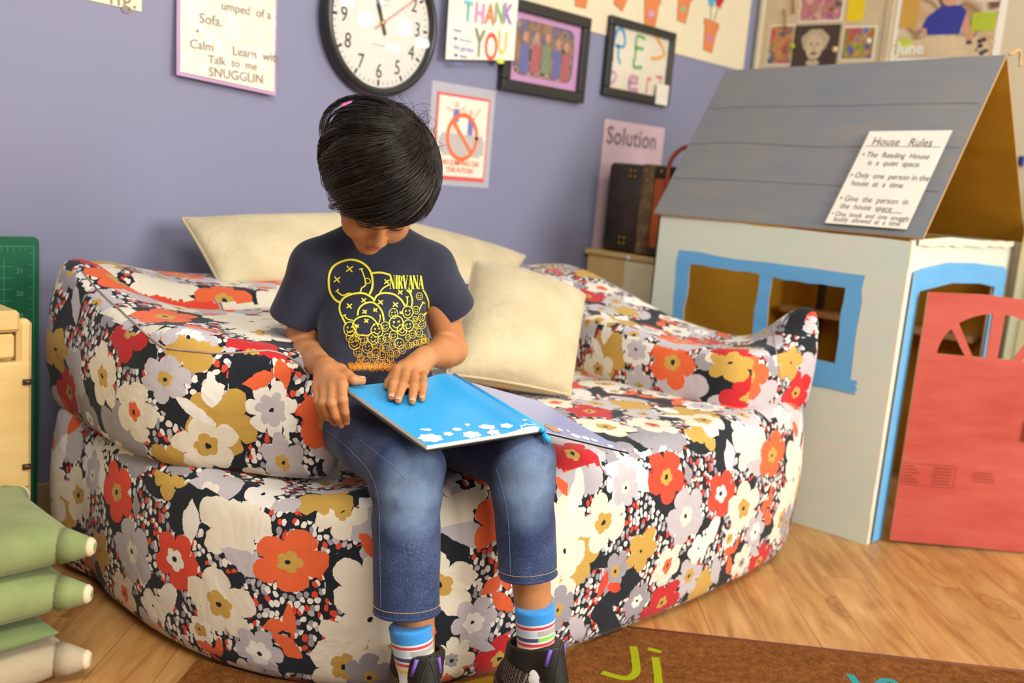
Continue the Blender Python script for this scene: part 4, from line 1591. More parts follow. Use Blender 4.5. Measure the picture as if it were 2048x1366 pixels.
# front wall with door opening
FR = np.array([1.0, 0, 0])
panel2d('front_wall', [(HX + .004, 0), (2.715, 0), (2.712, .698), (2.95, .715), (3.20, .708), (3.33, .695), (3.335, 0), (HX1, 0), (HX1, .826), (3.2, .838), (2.9, .845), (HX + .004, .835)], [],
        (0, HY0, 0), FR, Z_, -Y_, .006, [M_MINT, M_KRAFT, M_EDGE], house)
panel2d('door_trim', [(2.648, .003), (2.713, .003), (2.711, .699), (2.95, .716), (3.20, .709), (3.332, .695), (3.334, .003), (3.425, .003), (3.43, .742), (3.39, .758), (3.1, .772), (2.9, .775), (2.72, .762), (2.652, .752)], [],
        (0, HY0 - .0012 - .006, 0), FR, Z_, -Y_, .001, [M_BLUEP, M_BLUEP, M_EDGE], house)
# back wall and far side wall
MB().box((HX, HY1 - .006, 0), (HX1, HY1, .83)).build('back_wall', M_KRAFT, house)
MB().box((HX1 - .006, HY0, 0), (HX1, HY1, .83)).build('side_wall', M_KRAFT, house)
# roof: two sloping panels meeting at the ridge
RX = 3.03
ridge_n, ridge_f = np.array([RX - .02, .965, 1.352]), np.array([RX - .10, 1.80, 1.302])
eave_n, eave_f = np.array([HX + .012, .975, .838]), np.array([HX - .012, 1.80, .828])


def quadboard(name, A, B_, C_, D_, t, mats):
    A, B_, C_, D_ = (np.array(q, float) for q in (A, B_, C_, D_))
    n = np.cross(B_ - A, D_ - A)
    n /= np.linalg.norm(n)
    nn = 10
    vs, fs, mi = [], [], []
    for k in (0, 1):
        for j in range(nn + 1):
            for i in range(nn + 1):
                u, v = i / nn, j / nn
                vs.append((1 - u) * (1 - v) * A + u * (1 - v) * B_ + u * v * C_ + (1 - u) * v * D_ + n * (t * k) + n * .006 * math.sin(u * 3.1) * math.sin(v * 3.1))
    N = (nn + 1) ** 2
    for j in range(nn):
        for i in range(nn):
            a = j * (nn + 1) + i
            fs.append((a, a + nn + 1, a + nn + 2, a + 1))
            mi.append(1)
            fs.append((N + a, N + a + 1, N + a + nn + 2, N + a + nn + 1))
            mi.append(0)
    ring = list(range(nn + 1)) + [j * (nn + 1) + nn for j in range(1, nn + 1)] + [nn * (nn + 1) + i for i in range(nn - 1, -1, -1)] + [j * (nn + 1) for j in range(nn - 1, 0, -1)]
    for a, c in zip(ring, ring[1:] + ring[:1]):
        fs.append((a, c, N + c, N + a))
        mi.append(2)
    return mesh_obj(name, vs, fs, mats, house, False, fmat=mi)


quadboard('roof_panel', eave_f, eave_n, ridge_n, ridge_f, .006, [M_ROOF, M_KRAFT, M_EDGE])
quadboard('roof_panel', ridge_f, ridge_n, (HX1 + .01, .975, .838), (HX1 + .01, 1.80, .828), .006, [M_ROOF, M_KRAFT, M_EDGE])
# crease lines pressed into the roof
b = MB()
rn = np.cross(eave_n - eave_f, ridge_f - eave_f)
rn /= np.linalg.norm(rn)
ru = (eave_n - eave_f)
for v, j in ((.24, .0), (.47, .01), (.72, .004)):
    pts = []
    for u in np.linspace(.01, .985, 12):
        A = eave_f + ru * u
        Bp = ridge_f + (ridge_n - ridge_f) * u
        pts.append(A + (Bp - A) * (v + j * math.sin(u * 9)) + rn * (.0062 + .006 * math.sin(u * 3.1) * math.sin(v * 3.1)))
    b.tube(pts, .0011, 5)
b.build('crease', plain('roof_crease', rgb(96, 98, 104), .8), house)
# torn tape at the ridge and rough edge strip
MB().tube(catmull([ridge_n + [.002, -.005, .004], ridge_n + [.03, -.02, .02], ridge_n + [.05, -.02, .0], ridge_n + [.045, -.025, -.02]], 4), .004, 6).build('torn_tape', M_EDGE, house, True)
r = np.random.default_rng(4)
MB().prism([(2.65 + .8 * k / 20, .836 + .004 * r.random()) for k in range(21)] + [(2.65 + .8 * k / 20, .818 + .006 * r.random()) for k in range(20, -1, -1)], (0, HY0 - .0075, 0), FR, Z_, -Y_, .0014).build(
    'torn_edge', plain('torn_cream_paper', rgb(232, 222, 200), .8, .2, .08, 60), house)
# door
dd = np.array([.275, -.29, 0])
dd /= np.linalg.norm(dd)
dn = np.array([-dd[1] * -1, 0, 0])
dn = np.array([-.29, -.275, 0])
dn /= np.linalg.norm(dn)
DO = np.array([2.69, .962, 0])
fan = [(.40 - .29 * math.cos(a) - .07, .535 + .125 * math.sin(a)) for a in np.linspace(0, math.pi, 17)]
fan = [(x, z) for x, z in fan]


def fanpiece(a0, a1, r0_=.0):
    cx_, cz_ = .200, .540
    rx, rz = .152, .120
    A = np.linspace(a0, a1, 8)
    outer = [(cx_ - rx * math.cos(a), cz_ + rz * math.sin(a)) for a in A]
    return outer


def piece(a0, a1, x0, x1):
    pts = fanpiece(a0, a1)
    return [(x1, .540), (x0, .540)] + pts if False else pts + [(x1, .540), (x0, .540)]


h1 = piece(.02, .62, .052, .125)
h2 = piece(.80, 1.44, .145, .182)
h3 = piece(1.66, 2.34, .212, .254)
h4 = piece(2.52, 3.12, .280, .348)
door = panel2d('door', [(0, .012), (.60, .004), (.60, .680), (.33, .700), (.15, .708), (.0, .702)], [h1, h2, h3, h4], DO, dd, Z_, dn, .006, [M_REDP, M_REDP, M_EDGE], house)
MB().box((-.0, 0, 0), (.030, .012, .055), R=np.stack([dd, dn, Z_], 1), o=DO + dd * .318 + Z_ * .325 + dn * .0001).build('handle', plain('brown_cardboard', rgb(150, 120, 80), .8, .1, .15, 40), door)
stamp = plain('faded_print', rgb(140, 58, 44), .8, .1)
b = MB()
for (x0, z0, x1, z1) in ((.0, .174, .150, .2345),):
    b.stroke([(x0 + .006, z0), (x1, z0)], .0012, DO, dd, Z_, dn, .0008)
    b.stroke([(x0 + .006, z1), (x1, z1)], .0012, DO, dd, Z_, dn, .0008)
    b.stroke([(x0 + .006, z0), (x0 + .006, z1)], .0012, DO, dd, Z_, dn, .0008)
    b.stroke([(x1, z0), (x1, z1)], .0012, DO, dd, Z_, dn, .0008)
for k in range(6):
    for (x0, w) in ((.012, .022 + .018 * ((k * 7) % 3) / 2), (.090, .050)):
        b.stroke([(x0, .226 - k * .0088), (x0 + w, .226 - k * .0088)], .0028, DO, dd, Z_, dn, .0008)
for k in range(4):
    b.stroke([(.20, .222 - k * .008), (.25 + .004 * k, .222 - k * .008)], .0022, DO, dd, Z_, dn, .0008)
b.build('printed_box_label', stamp, door)

# rules poster lying on the roof
EX = (eave_n - eave_f) / np.linalg.norm(eave_n - eave_f)
EY0 = ridge_n - eave_n
EY = EY0 - EX * (EY0 @ EX)
EY /= np.linalg.norm(EY)
RNn = rn


def onroof(px, py, l=.008):
    return on(px, py, rn, rn @ (eave_n + rn * (l + .003)))


A, Bq, Cq, Dq = onroof(1650, 446, .012), onroof(1813, 459, .012), onroof(1905, 261, .012), onroof(1740, 263, .012)
poster = thing('rules_poster', tuple(A), 'white handwritten house rules poster on the grey playhouse roof', 'poster')
vs = [A, Bq, Cq, Dq] + [q + rn * .0012 for q in (A, Bq, Cq, Dq)]
mesh_obj('paper', vs, [(0, 3, 2, 1), (4, 5, 6, 7), (0, 1, 5, 4), (1, 2, 6, 5), (2, 3, 7, 6), (3, 0, 4, 7)], PAPER, poster, False)
pax, pay = (Bq - A), (Dq - A)
wpx = np.linalg.norm(pax)
pax = pax / wpx
hpy = np.linalg.norm(pay)
pay = pay / hpy
for s, u, v, sz, al, mt in (('House   Rules', .10, .885, .052, 'LEFT', BROWNINK), ('• The  Reading  House', .05, .74, .036, 'LEFT', INK), ('is  a  quiet  space.', .17, .655, .036, 'LEFT', INK),
                        ('• Only  one  person in the', .03, .515, .036, 'LEFT', INK), ('house  at  a  time', .09, .43, .036, 'LEFT', INK),
                        ('• Give  the  person  in', .04, .265, .037, 'LEFT', BROWNINK), ('the  house  space', .09, .185, .036, 'LEFT', BROWNINK),
                        ('• One  book  and  one  snuggly', .03, .100, .030, 'LEFT', BROWNINK), ('buddy  allowed  at  a  time', .09, .045, .030, 'LEFT', BROWNINK)):
    text_obj('handwriting', s, sz * .74, A + pax * u * wpx + pay * v * hpy, pax, pay, rn, mt, poster, lift=.0018, align=al, sx=.76)
b = MB()
b.stroke([(.05 * wpx, .835 * hpy), (.95 * wpx, .845 * hpy)], .0016, A, pax, pay, rn, .0018)
b.stroke([(.62 * wpx, .150 * hpy), (.86 * wpx, .152 * hpy)], .0018, A, pax, pay, rn, .0018)
b.build('underline', BROWNINK, poster)

# ------------------------------------------------------------------ low cupboard by the wall with the suitcase
M_MAPLE = wood('maple_veneer', rgb(206, 170, 104), rgb(224, 192, 128), axis='X')
M_MAPLE2 = wood('maple_solid', rgb(212, 174, 108), rgb(228, 194, 130), axis='Z')
cab = thing('wooden_cupboard', (3.2, 2.1, 0), 'low light wood cupboard against the purple wall behind the sofa arm', 'cupboard')
MB().box((2.93, 1.84, 0), (3.55, 2.30, .645), bev=.003).build('carcass', M_MAPLE2, cab)
MB().box((2.92, 1.83, .645), (3.56, 2.31, .665), bev=.004).build('top_board', M_MAPLE, cab)
MB().box((2.918, 1.83, .0), (2.93, 2.12, .640), bev=.002).build('side_panel', plain('cream_drawing_paper', rgb(232, 220, 176), .6, .3, .04, 30), cab)
MB().lathe([(0, 0), (.009, 0), (.009, .004), (0, .005)], 14, (2.919, 2.105, .652), YR, Z_, XN).build('pin', plain('white_plastic', rgb(240, 238, 230), .4), cab, True)

sc = thing('suitcase', (3.05, 2.1, .668), 'worn black suitcase with brown strap and orange leather panel standing on the cupboard', 'suitcase')
M_BLK = plain('worn_black_vinyl', rgb(58, 48, 42), .6, .3, .25, 12, .3, 90)
M_STRAP = plain('worn_brown_strap', rgb(112, 90, 62), .6, .3, .25, 25, .3, 120)
M_ORL = plain('orange_leather', rgb(176, 84, 30), .5, .4, .12, 10)
M_HND = plain('red_brown_leather', rgb(140, 58, 30), .45, .4, .08)
M_BRASS = plain('brass_stud', rgb(200, 160, 80), .3, .5, .02, Metallic=.9)
y0s, y1s = 2.262, 1.79
MB().box((2.955, 2.112, .668), (3.28, y0s, .985), bev=.012).build('lid', M_BLK, sc, True)
MB().box((2.952, 2.060, .668), (3.28, 2.112, .988), bev=.006).build('edge_strip', M_STRAP, sc)
MB().box((2.960, y1s + .05, .674), (3.275, 2.060, .978), bev=.006).build('leather_panel', M_ORL, sc)
MB().box((2.955, y1s + .05, .940), (3.28, 2.060, .985), bev=.006).build('top_strip', M_BLK, sc)
MB().box((2.955, y1s + .05, .668), (3.28, 2.060, .70), bev=.006).build('bottom_strip', M_BLK, sc)
MB().tube(catmull([(2.955, 1.995, .80), (2.945, 1.995, .93), (2.95, 1.99, 1.01), (2.97, 1.95, 1.055), (2.99, 1.90, 1.04), (3.0, 1.88, .985)], 5), .008, 8).build('handle', M_HND, sc, True)
for y, z in ((2.085, .93), (2.085, .86), (2.085, .76), (2.095, .70), (2.092, .967), (2.16, .94), (2.14, .94), (2.16, .96), (2.14, .96), (2.18, .70), (2.16, .70), (2.18, .72), (2.16, .72), (2.020, .965), (2.020, .86)):
    MB().lathe([(0, 0), (.006, 0), (.004, .003), (0, .004)], 10, (2.9535 if y > 2.03 else 2.942, y, z), YR, Z_, XN).build('stud', M_BRASS, sc, True)

# ------------------------------------------------------------------ left: maple unit and cutting mat
unit = thing('wooden_cabinet', (.5, 2.05, 0), 'light maple storage cabinet at the left edge, beside the green cutting mat', 'cabinet')
MB().box((.10, 1.915, .02), (.755, 2.235, .555), bev=.006).build('carcass', M_MAPLE2, unit)
MB().box((.08, 1.890, .550), (.742, 2.24, .590), bev=.006).build('top_board', M_MAPLE, unit)
MB().box((.738, 1.893, .200), (.766, 1.925, .572), bev=.008).build('post', M_MAPLE2, unit)
MB().box((.738, 1.893, .02), (.766, 1.925, .196), bev=.008).build('post', M_MAPLE2, unit)
MB().box((.12, 1.893, .500), (.733, 1.914, .546), bev=.004).build('rail', M_MAPLE, unit)
d1 = MB().box((.12, 1.888, .245), (.762, 1.912, .494), bev=.006).build('door', M_MAPLE, unit)
M_HINGE = plain('dark_bronze', rgb(62, 44, 26), .4, .5)
for z in (.455, .290):
    MB().tube([(.745, 1.886, z), (.762, 1.885, z)], .0055, 10).build('hinge', M_HINGE, d1, True)
MB().box((.12, 1.893, .200), (.733, 1.914, .238), bev=.004).build('rail', M_MAPLE, unit)
MB().box((.12, 1.890, .03), (.733, 1.912, .192), bev=.006).build('drawer_front', M_MAPLE, unit)


def m_mat():
    m = NT('green_cutting_mat')
    co = m.coord('Object')
    s = m.n('ShaderNodeSeparateXYZ')
    m.put(s.inputs[0], co)
    def lines(v, step, w):
        fr = m.math('FRACT', m.math('DIVIDE', v, step))
        return m.math('LESS_THAN', fr, w)
    g = m.math('MAXIMUM', lines(s.outputs[0], .0254, .05), lines(s.outputs[2], .0254, .05))
    inx = m.math('MULTIPLY', m.math('LESS_THAN', s.outputs[0], -.055), m.math('LESS_THAN', s.outputs[2], .63))
    base = m.ramp(m.noise(co, 5, 2), [(.3, rgb(24, 96, 66)), (.7, rgb(30, 106, 74))])
    m.col(m.mix(m.math('MULTIPLY', m.math('MULTIPLY', g, inx), .45), base, rgb(110, 180, 140)))
    m.set(.6, .3)
    return m.m


t = thing('cutting_mat', (.937, 2.29, .01), 'green gridded cutting mat standing upright between cabinet and sofa', 'cutting mat')
body = MB().prism(rrect(-.60, 0, 0, .676, .014), (0, 0, 0), X_, Z_, -Y_, .003)
body.v = [(x, y, z) for x, y, z in body.v]
o = body.build('mat', m_mat())
o.parent = t
MATL = plain('mat_print', rgb(96, 170, 130), .6)
bb = MB()
O_ = np.array([.937, 2.2868, .01])
bb.stroke([(-.012, .03), (-.012, .655), (-.50, .655)], .0016, O_, X_, Z_, WN, .0004)
for k in range(24):
    bb.stroke([(-.012, .64 - k * .0254), (-.022, .64 - k * .0254)], .001, O_, X_, Z_, WN, .0004)
    bb.stroke([(-.03 - k * .0127, .655), (-.03 - k * .0127, .645)], .001, O_, X_, Z_, WN, .0004)
bb.build('ruler_lines', MATL, t)
for k in range(8):
    text_obj('ruler_number', str(21 - k), .016, O_ + X_ * -.042 + Z_ * (.60 - k * .0508), X_, Z_, WN, MATL, t, lift=.0005)

# ------------------------------------------------------------------ right edge: cream shelving and small things on the wall
M_CRM = plain('cream_laminate', rgb(226, 210, 160), .5, .3, .03)
e1 = on(2030, 560, fw0, 3.2)
sh = thing('cream_cabinet', (e1[0], e1[1], 0), 'tall cream cabinet at the right edge behind the playhouse', 'cabinet')
Rm = np.array([[1, 0, 0], [0, 1, 0], [0, 0, 1.0]])
MB().box((e1[0], e1[1] - .55, 0), (e1[0] + .35, e1[1], 1.05), bev=.006).build('carcass', M_CRM, sh)
for z0, z1 in ((.03, .33), (.345, .60), (.615, .80), (.815, 1.03)):
    MB().box((e1[0] - .006, e1[1] - .52, z0), (e1[0] + .001, e1[1] - .035, z1), bev=.003).build('drawer_front', plain('cream_drawer', rgb(220, 202, 150), .5, .3, .03), sh)
t = MB().box((WX - .02, 1.15, 1.10), (WX - .004, 1.17, 1.135), bev=.003).build('blue_clip', plain('dark_blue_plastic', rgb(40, 48, 120), .4))
tag(t, 'small dark blue clip on the cream wall right of the playhouse roof', 'clip')
t = MB().box((e1[0] + .02, e1[1] - .12, 1.052), (e1[0] + .14, e1[1] - .02, 1.10), bev=.008).build('blue_box', plain('bright_blue_plastic', rgb(30, 90, 190), .4))
tag(t, 'bright blue box on the tall cream cabinet at the right edge', 'box')

# ------------------------------------------------------------------ rug
def m_rug():
    m = NT('brown_rug_pile')
    co = m.coord('Object')
    f = m.noise(co, 420, 2)
    g = m.noise(co, 60, 3)
    ff = m.math('MULTIPLY_ADD', f, .6, m.math('MULTIPLY', g, .4))
    m.col(m.ramp(ff, [(.34, rgb(84, 48, 20)), (.55, rgb(128, 78, 36)), (.70, rgb(158, 104, 54))]))
    m.set(.95, .1)
    m.bump(f, .8, .004)
    return m.m


def ruglet(name, c):
    m = NT(name)
    co = m.coord('Object')
    f = m.noise(co, 420, 2)
    m.col(m.ramp(f, [(.3, tuple(x * .6 for x in c[:3]) + (1,)), (.7, c)]))
    m.set(.95, .1)
    m.bump(f, .8, .004)
    return m.m


re = np.array([.514, -.633])
re /= np.linalg.norm(re)
rp = np.array([re[1], -re[0]])      # towards the camera side
rp = rp if rp @ np.array([-1, -1]) > 0 else -rp
q0 = np.array([1.647, 1.097]) - re * .95
rug = thing('rug', (1.6, .9, 0), 'brown carpet rug with lime and teal letters on the wooden floor', 'rug')
T_ = .010
pile = MB().prism([(1.647, 1.092), (1.40, 1.103), (1.26, 1.135), (1.08, 1.215), (.955, 1.37), (.90, 1.50), (.1, .9), (1.2, -.6), (2.72, -.24)], (0, 0, .001), X_, Y_, Z_, T_)
pile.build('pile', m_rug(), rug)
MB().tube([(1.647, 1.092, .007), (2.72, -.24, .007)], .0065, 8).build('bound_edge', plain('dark_red_binding', rgb(120, 66, 50), .8), rug, True)
LIME, TEAL, YEL = ruglet('lime_pile', rgb(172, 180, 20)), ruglet('teal_pile', rgb(60, 160, 160)), ruglet('mustard_pile', rgb(170, 130, 30))


def rugstroke(name, pxs, w, mat):
    pts = np.array([on(px, py, (0, 0, 1), T_ + .0012)[:2] for px, py in pxs])
    pts = catmull(pts, 6) if len(pts) > 2 else pts
    MB().stroke(pts, w, (0, 0, T_ + .0016), X_, Y_, Z_, 0).build(name, mat, rug)


rugstroke('letter_j', [(1267, 1296), (1271, 1320), (1272, 1344), (1258, 1356), (1238, 1355), (1210, 1347)], .016, LIME)
rugstroke('letter_i', [(1311, 1318), (1315, 1345), (1319, 1390)], .016, LIME)
rugstroke('letter_i_dot', [(1301, 1299), (1317, 1303)], .014, LIME)
rugstroke('letter_y', [(1702, 1352), (1716, 1372), (1730, 1400)], .016, TEAL)
rugstroke('letter_o', [(1752, 1376), (1765, 1362), (1785, 1363), (1800, 1380)], .016, TEAL)
rugstroke('mustard_patch', [(900, 1400), (960, 1375), (1010, 1368), (1060, 1380)], .055, YEL)

# ------------------------------------------------------------------ the book
NS, FS, NL, FL = (np.array(q) for q in ((1.213, 1.009, .507), (1.247, 1.256, .543), (.987, 1.042, .501), (1.021, 1.288, .537)))
NR, FRr = np.array((1.432, .988, .444)), np.array((1.466, 1.235, .480))
BA, BB = (NL - NS), (FS - NS)
BW, BH = np.linalg.norm(BA), np.linalg.norm(BB)
BA, BB = BA / BW, BB / BH
BN = np.cross(BB, BA)
BN = BN / np.linalg.norm(BN)
if BN[2] < 0:
    BN = -BN
book = thing('open_book', tuple(NS), 'open hardback with bright blue endpaper and white clouds on the lap of the child', 'book')
M_BCOV = plain('book_cover_black', rgb(30, 30, 34), .3, .5)
M_PAGE = plain('page_block', rgb(240, 236, 226), .7, .2, .02)
M_BLUE = plain('endpaper_blue', rgb(46, 168, 234), .30, .5, .05, 6)
M_LILAC = plain('endpaper_lilac', rgb(158, 168, 214), .28, .5, .04, 6)
M_CLOUD = plain('cloud_white', rgb(240, 242, 244), .4, .4, .01)


def slabgrid(name, o, a, b, w, h, n, lo, hi, mats, parent, nu=24, nv=6, sidemat=1):
    """slab whose lower/upper heights are functions of u"""
    vs, fs, mi = [], [], []
    for k, fn in ((0, lo), (1, hi)):
        for j in range(nv + 1):
            for i in range(nu + 1):
                u, v = i / nu, j / nv
                vs.append(o + a * (u * w) + b * (v * h) + n * fn(u, v))
    N = (nu + 1) * (nv + 1)
    for j in range(nv):
        for i in range(nu):
            q = j * (nu + 1) + i
            fs.append((q, q + 1, q + nu + 2, q + nu + 1))
            mi.append(sidemat)
            fs.append((N + q, N + q + nu + 1, N + q + nu + 2, N + q + 1))
            mi.append(0)
    ring = list(range(nu + 1)) + [j * (nu + 1) + nu for j in range(1, nv + 1)] + [nv * (nu + 1) + i for i in range(nu - 1, -1, -1)] + [j * (nu + 1) for j in range(nv - 1, 0, -1)]
    for p, c in zip(ring, ring[1:] + ring[:1]):
        fs.append((p, c, N + c, N + p))
        mi.append(sidemat)
    return mesh_obj(name, vs, fs, mats, parent, False, fmat=mi)


slabgrid('cover_board', NS, BA, BB, BW, BH, BN, lambda u, v: 0, lambda u, v: .0025, [M_BCOV, M_BCOV], book)
hump = lambda u, v: .0085 + .0060 * math.exp(-((u - .12) / .12) ** 2) - .004 * max(0, 1 - u / .03)
slabgrid('pages', NS + BA * .002 + BB * .003, BA, BB, BW - .006, BH - .006, BN, lambda u, v: .0026, hump, [M_BLUE, M_PAGE], book, 40, 8)
RA = (NR - NS)
RW = np.linalg.norm(RA)
RA = RA / RW
RNb = np.cross(RA, BB)
RNb /= np.linalg.norm(RNb)
slabgrid('cover_board', NS, RA, BB, RW, BH, RNb, lambda u, v: 0, lambda u, v: .0025, [M_BCOV, M_BCOV], book)
slabgrid('endpaper', NS + RA * .004 + BB * .003, RA, BB, RW - .008, BH - .006, RNb, lambda u, v: .0026, lambda u, v: .0032, [M_LILAC, M_PAGE], book)
MB().tube([NS + BN * .006 - BB * .002, NS + BB * BH * .5 + BN * .0065, FS + BN * .006 + BB * .001], .0055, 10).build('spine_fold', M_BLUE, book, True)
MB().tube([NS - BB * .003 + BN * .001, NS - BB * .012 - BN * .006 - BA * .004, NS - BB * .010 - BN * .016 - BA * .006], [.004, .0065, .001], 8).build('spine_end', M_BLUE, book, True)
page_tree = bvh([o for o in book.children if o.name.startswith('pages')][0])
rpage_tree = bvh([o for o in book.children if o.name.startswith('endpaper')][0])


def decal_poly(mb, tree, pts, lift, mi=0):
    out = []
    c = np.mean(pts, axis=0)
    for p in [c] + list(pts):
        h_ = drop(tree, p[0], p[1], lift)
        if h_ is None:
            return False
        out.append(h_[0])
    n = len(pts)
    mb.add(out, [(0, 1 + i, 1 + (i + 1) % n) for i in range(n)], mi)
    return True


def cloud_pts(cx_, cy_, w, h, lob, seed, ang=.0):
    r = np.random.default_rng(seed)
    out = []
    ph = r.uniform(0, 6)
    for a in np.linspace(0, 2 * math.pi, 33)[:-1]:
        k = .72 + .28 * abs(math.sin(a * lob / 2 + ph))
        x, y = w * k * math.cos(a), h * k * math.sin(a)
        out.append((cx_ + x * math.cos(ang) - y * math.sin(ang), cy_ + x * math.sin(ang) + y * math.cos(ang)))
    return out


for i, (x, y, w, h, lob) in enumerate([(785, 592, 80, 26, 7), (760, 542, 38, 8, 3), (893, 567, 32, 13, 5), (945, 540, 32, 11, 5), (1008, 512, 18, 8, 3), (1035, 573, 60, 23, 7),
                                       (1125, 525, 56, 15, 5), (1165, 558, 40, 20, 5), (1243, 518, 42, 15, 5), (1378, 528, 58, 24, 7), (935, 627, 62, 18, 6), (1290, 578, 44, 10, 5), (1352, 484, 16, 5, 3), (720, 617, 22, 9, 4)]):
    mb = MB()
    if decal_poly(mb, page_tree, cloud_pts(600 + x / 3.01, 680 + y / 3.01, w / 3.01, h / 3.01, lob, i, .05), .0006):
        mb.build('cloud_print', M_CLOUD, book)
for i, (x, y, w, h, lob) in enumerate([(1560, 540, 26, 6, 4), (1612, 548, 14, 4, 3), (1660, 580, 40, 10, 5), (1720, 592, 30, 10, 5), (1770, 604, 24, 8, 4), (1820, 628, 44, 12, 6), (1868, 640, 24, 8, 4)]):
    mb = MB()
    if decal_poly(mb, rpage_tree, cloud_pts(600 + x / 3.01, 680 + y / 3.01, w / 3.01, h / 3.01, lob, i + 30, .35), .0006):
        mb.build('cloud_print', M_CLOUD, book)
mb = MB()
if decal_poly(mb, rpage_tree, cloud_pts(600 + 1520 / 3.01, 680 + 535 / 3.01, 20, 4.5, 5, 77, .45), .0009):
    mb.build('tan_drawing_print', plain('tan_print', rgb(196, 150, 120), .5), book)

# ------------------------------------------------------------------ the child
person = thing('person', P(760, 900, 1.75) * [1, 1, 0], 'child with black hair in navy T-shirt and jeans reading on the floral sofa', 'person')


def m_skin():
    m = NT('brown_skin')
    co = m.coord('Object')
    nz = m.noise(co, 22, 3)
    m.col(m.ramp(nz, [(.3, rgb(184, 122, 76)), (.7, rgb(202, 140, 92))]))
    m.set(.48, .35, Subsurface_Weight=.12, Subsurface_Scale=.01)
    m.b.inputs['Subsurface Radius'].default_value = (1.0, .4, .2)
    m.bump(m.noise(co, 500, 2), .08, .0004)
    return m.m


M_SKIN = m_skin()
M_NAIL = plain('finger_nail', rgb(222, 158, 130), .3, .5, .02)
M_LIP = plain('lip', rgb(170, 96, 80), .4, .4, .04)

hipC, hipR, hipL = P(748, 800, 1.86), P(690, 832, 1.85), P(808, 832, 1.90)
kneeR, kneeL = P(815, 938, 1.60), P(1045, 920, 1.66)
ankR, ankL = P(836, 1372, 1.635), P(1072, 1335, 1.70)
shR, shL = P(630, 532, 1.83), P(860, 537, 1.89)
elR, elL = P(600, 703, 1.88), P(903, 700, 1.96)
wrR, wrL = P(650, 736, 1.71), P(852, 714, 1.80)
neckB = P(752, 470, 1.87)
HC = P(755, 372, 1.72)                     # head centre
fh = -fw0 * math.cos(math.radians(20)) + r0 * math.sin(math.radians(20))
hp = math.radians(50)
HF = fh * math.cos(hp) - up0 * math.sin(hp)    # face direction
HU = fh * math.sin(hp) + up0 * math.cos(hp)    # crown direction
HR = np.cross(HF, HU)                          # to the child's right
HR /= np.linalg.norm(HR)
tilt = math.radians(4)
HRt = HR * math.cos(tilt) + HU * math.sin(tilt)
HU = HU * math.cos(tilt) - HR * math.sin(tilt)
HR = HRt
HS = 1.0


def hp_(x, y, z):
    """head local (x to the child's left, y to the face, z to the crown)"""
    return HC - HR * x * HS + HF * y * HS + HU * z * HS


HM = np.stack([-HR, HF, HU], 1)                # columns: local axes


def bookpt(px, py, lift):
    return on(px, py, BN, BN @ (NS + BN * (.0095 + lift)))


# hands: (base knuckle, mid joint, end joint, tip) and radii
def chain(pts, radii):
    return [(pts[i], pts[i + 1], radii[i], radii[i + 1]) for i in range(len(pts) - 1)]


LH = dict(
    index=[P(793, 741, 1.745), bookpt(787, 768, .016), bookpt(784, 784, .009), bookpt(782.5, 795, .0065)],
    middle=[P(811, 741, 1.75), bookpt(805, 772, .016), bookpt(799, 789, .009), bookpt(796.5, 801, .0065)],
    ring=[P(829, 742, 1.765), bookpt(827, 774, .015), bookpt(825.5, 791, .009), bookpt(824.5, 803, .0065)],
    pinky=[P(846, 743, 1.785), bookpt(846, 770, .013), bookpt(845, 786, .0085), bookpt(844, 798, .006)],
    thumb=[P(806, 735, 1.78), P(788, 752, 1.765), bookpt(779, 764, .010), bookpt(776, 772, .008)])
RH = dict(
    index=[P(684, 770, 1.635), P(686, 800, 1.60), P(690, 824, 1.605), P(694, 842, 1.62)],
    middle=[P(666, 773, 1.640), P(664, 806, 1.60), P(672, 832, 1.608), P(682, 848, 1.625)],
    ring=[P(649, 775, 1.650), P(647, 806, 1.612), P(657, 829, 1.62), P(669, 845, 1.64)],
    pinky=[P(635, 777, 1.662), P(636, 802, 1.634), P(643, 821, 1.64), P(653, 835, 1.655)],
    thumb=[P(680, 742, 1.69), P(696, 752, 1.665), P(708, 760, 1.655), P(724, 761.5, 1.66)])
FR_ = dict(index=(.0086, .0080, .0072, .0060), middle=(.0088, .0082, .0074, .0062), ring=(.0086, .0079, .0071, .0060), pinky=(.0080, .0070, .0064, .0054), thumb=(.0120, .0100, .0088, .0074))


def f_hand(p, H, wr, el):
    d = cone(p, wr, wr + (H['middle'][0] - wr) * .35, .0185, .0175)
    for k in ('index', 'middle', 'ring', 'pinky'):
        a = wr + (H[k][0] - wr) * .15
        d = smin(d, cone(p, a, H[k][0], .0145, .0102), .010)
    d = smin(d, cone(p, wr, H['thumb'][0], .014, .0125), .010)
    fg = None
    for k in ('index', 'middle', 'ring', 'pinky'):
        c = None
        for a, b, ra, rb in chain(H[k], FR_[k]):
            e = cone(p, a, b, ra, rb)
            c = e if c is None else smin(c, e, .002)
        # knuckle swell
        c = smin(c, np.linalg.norm(p - H[k][1], axis=1) - FR_[k][1] * 1.02, .003)
        fg = c if fg is None else smin(fg, c, .0014)
    d = smin(d, fg, .006)
    c = None
    for a, b, ra, rb in chain(H['thumb'], FR_['thumb']):
        e = cone(p, a, b, ra, rb)
        c = e if c is None else smin(c, e, .003)
    return smin(d, c, .006)


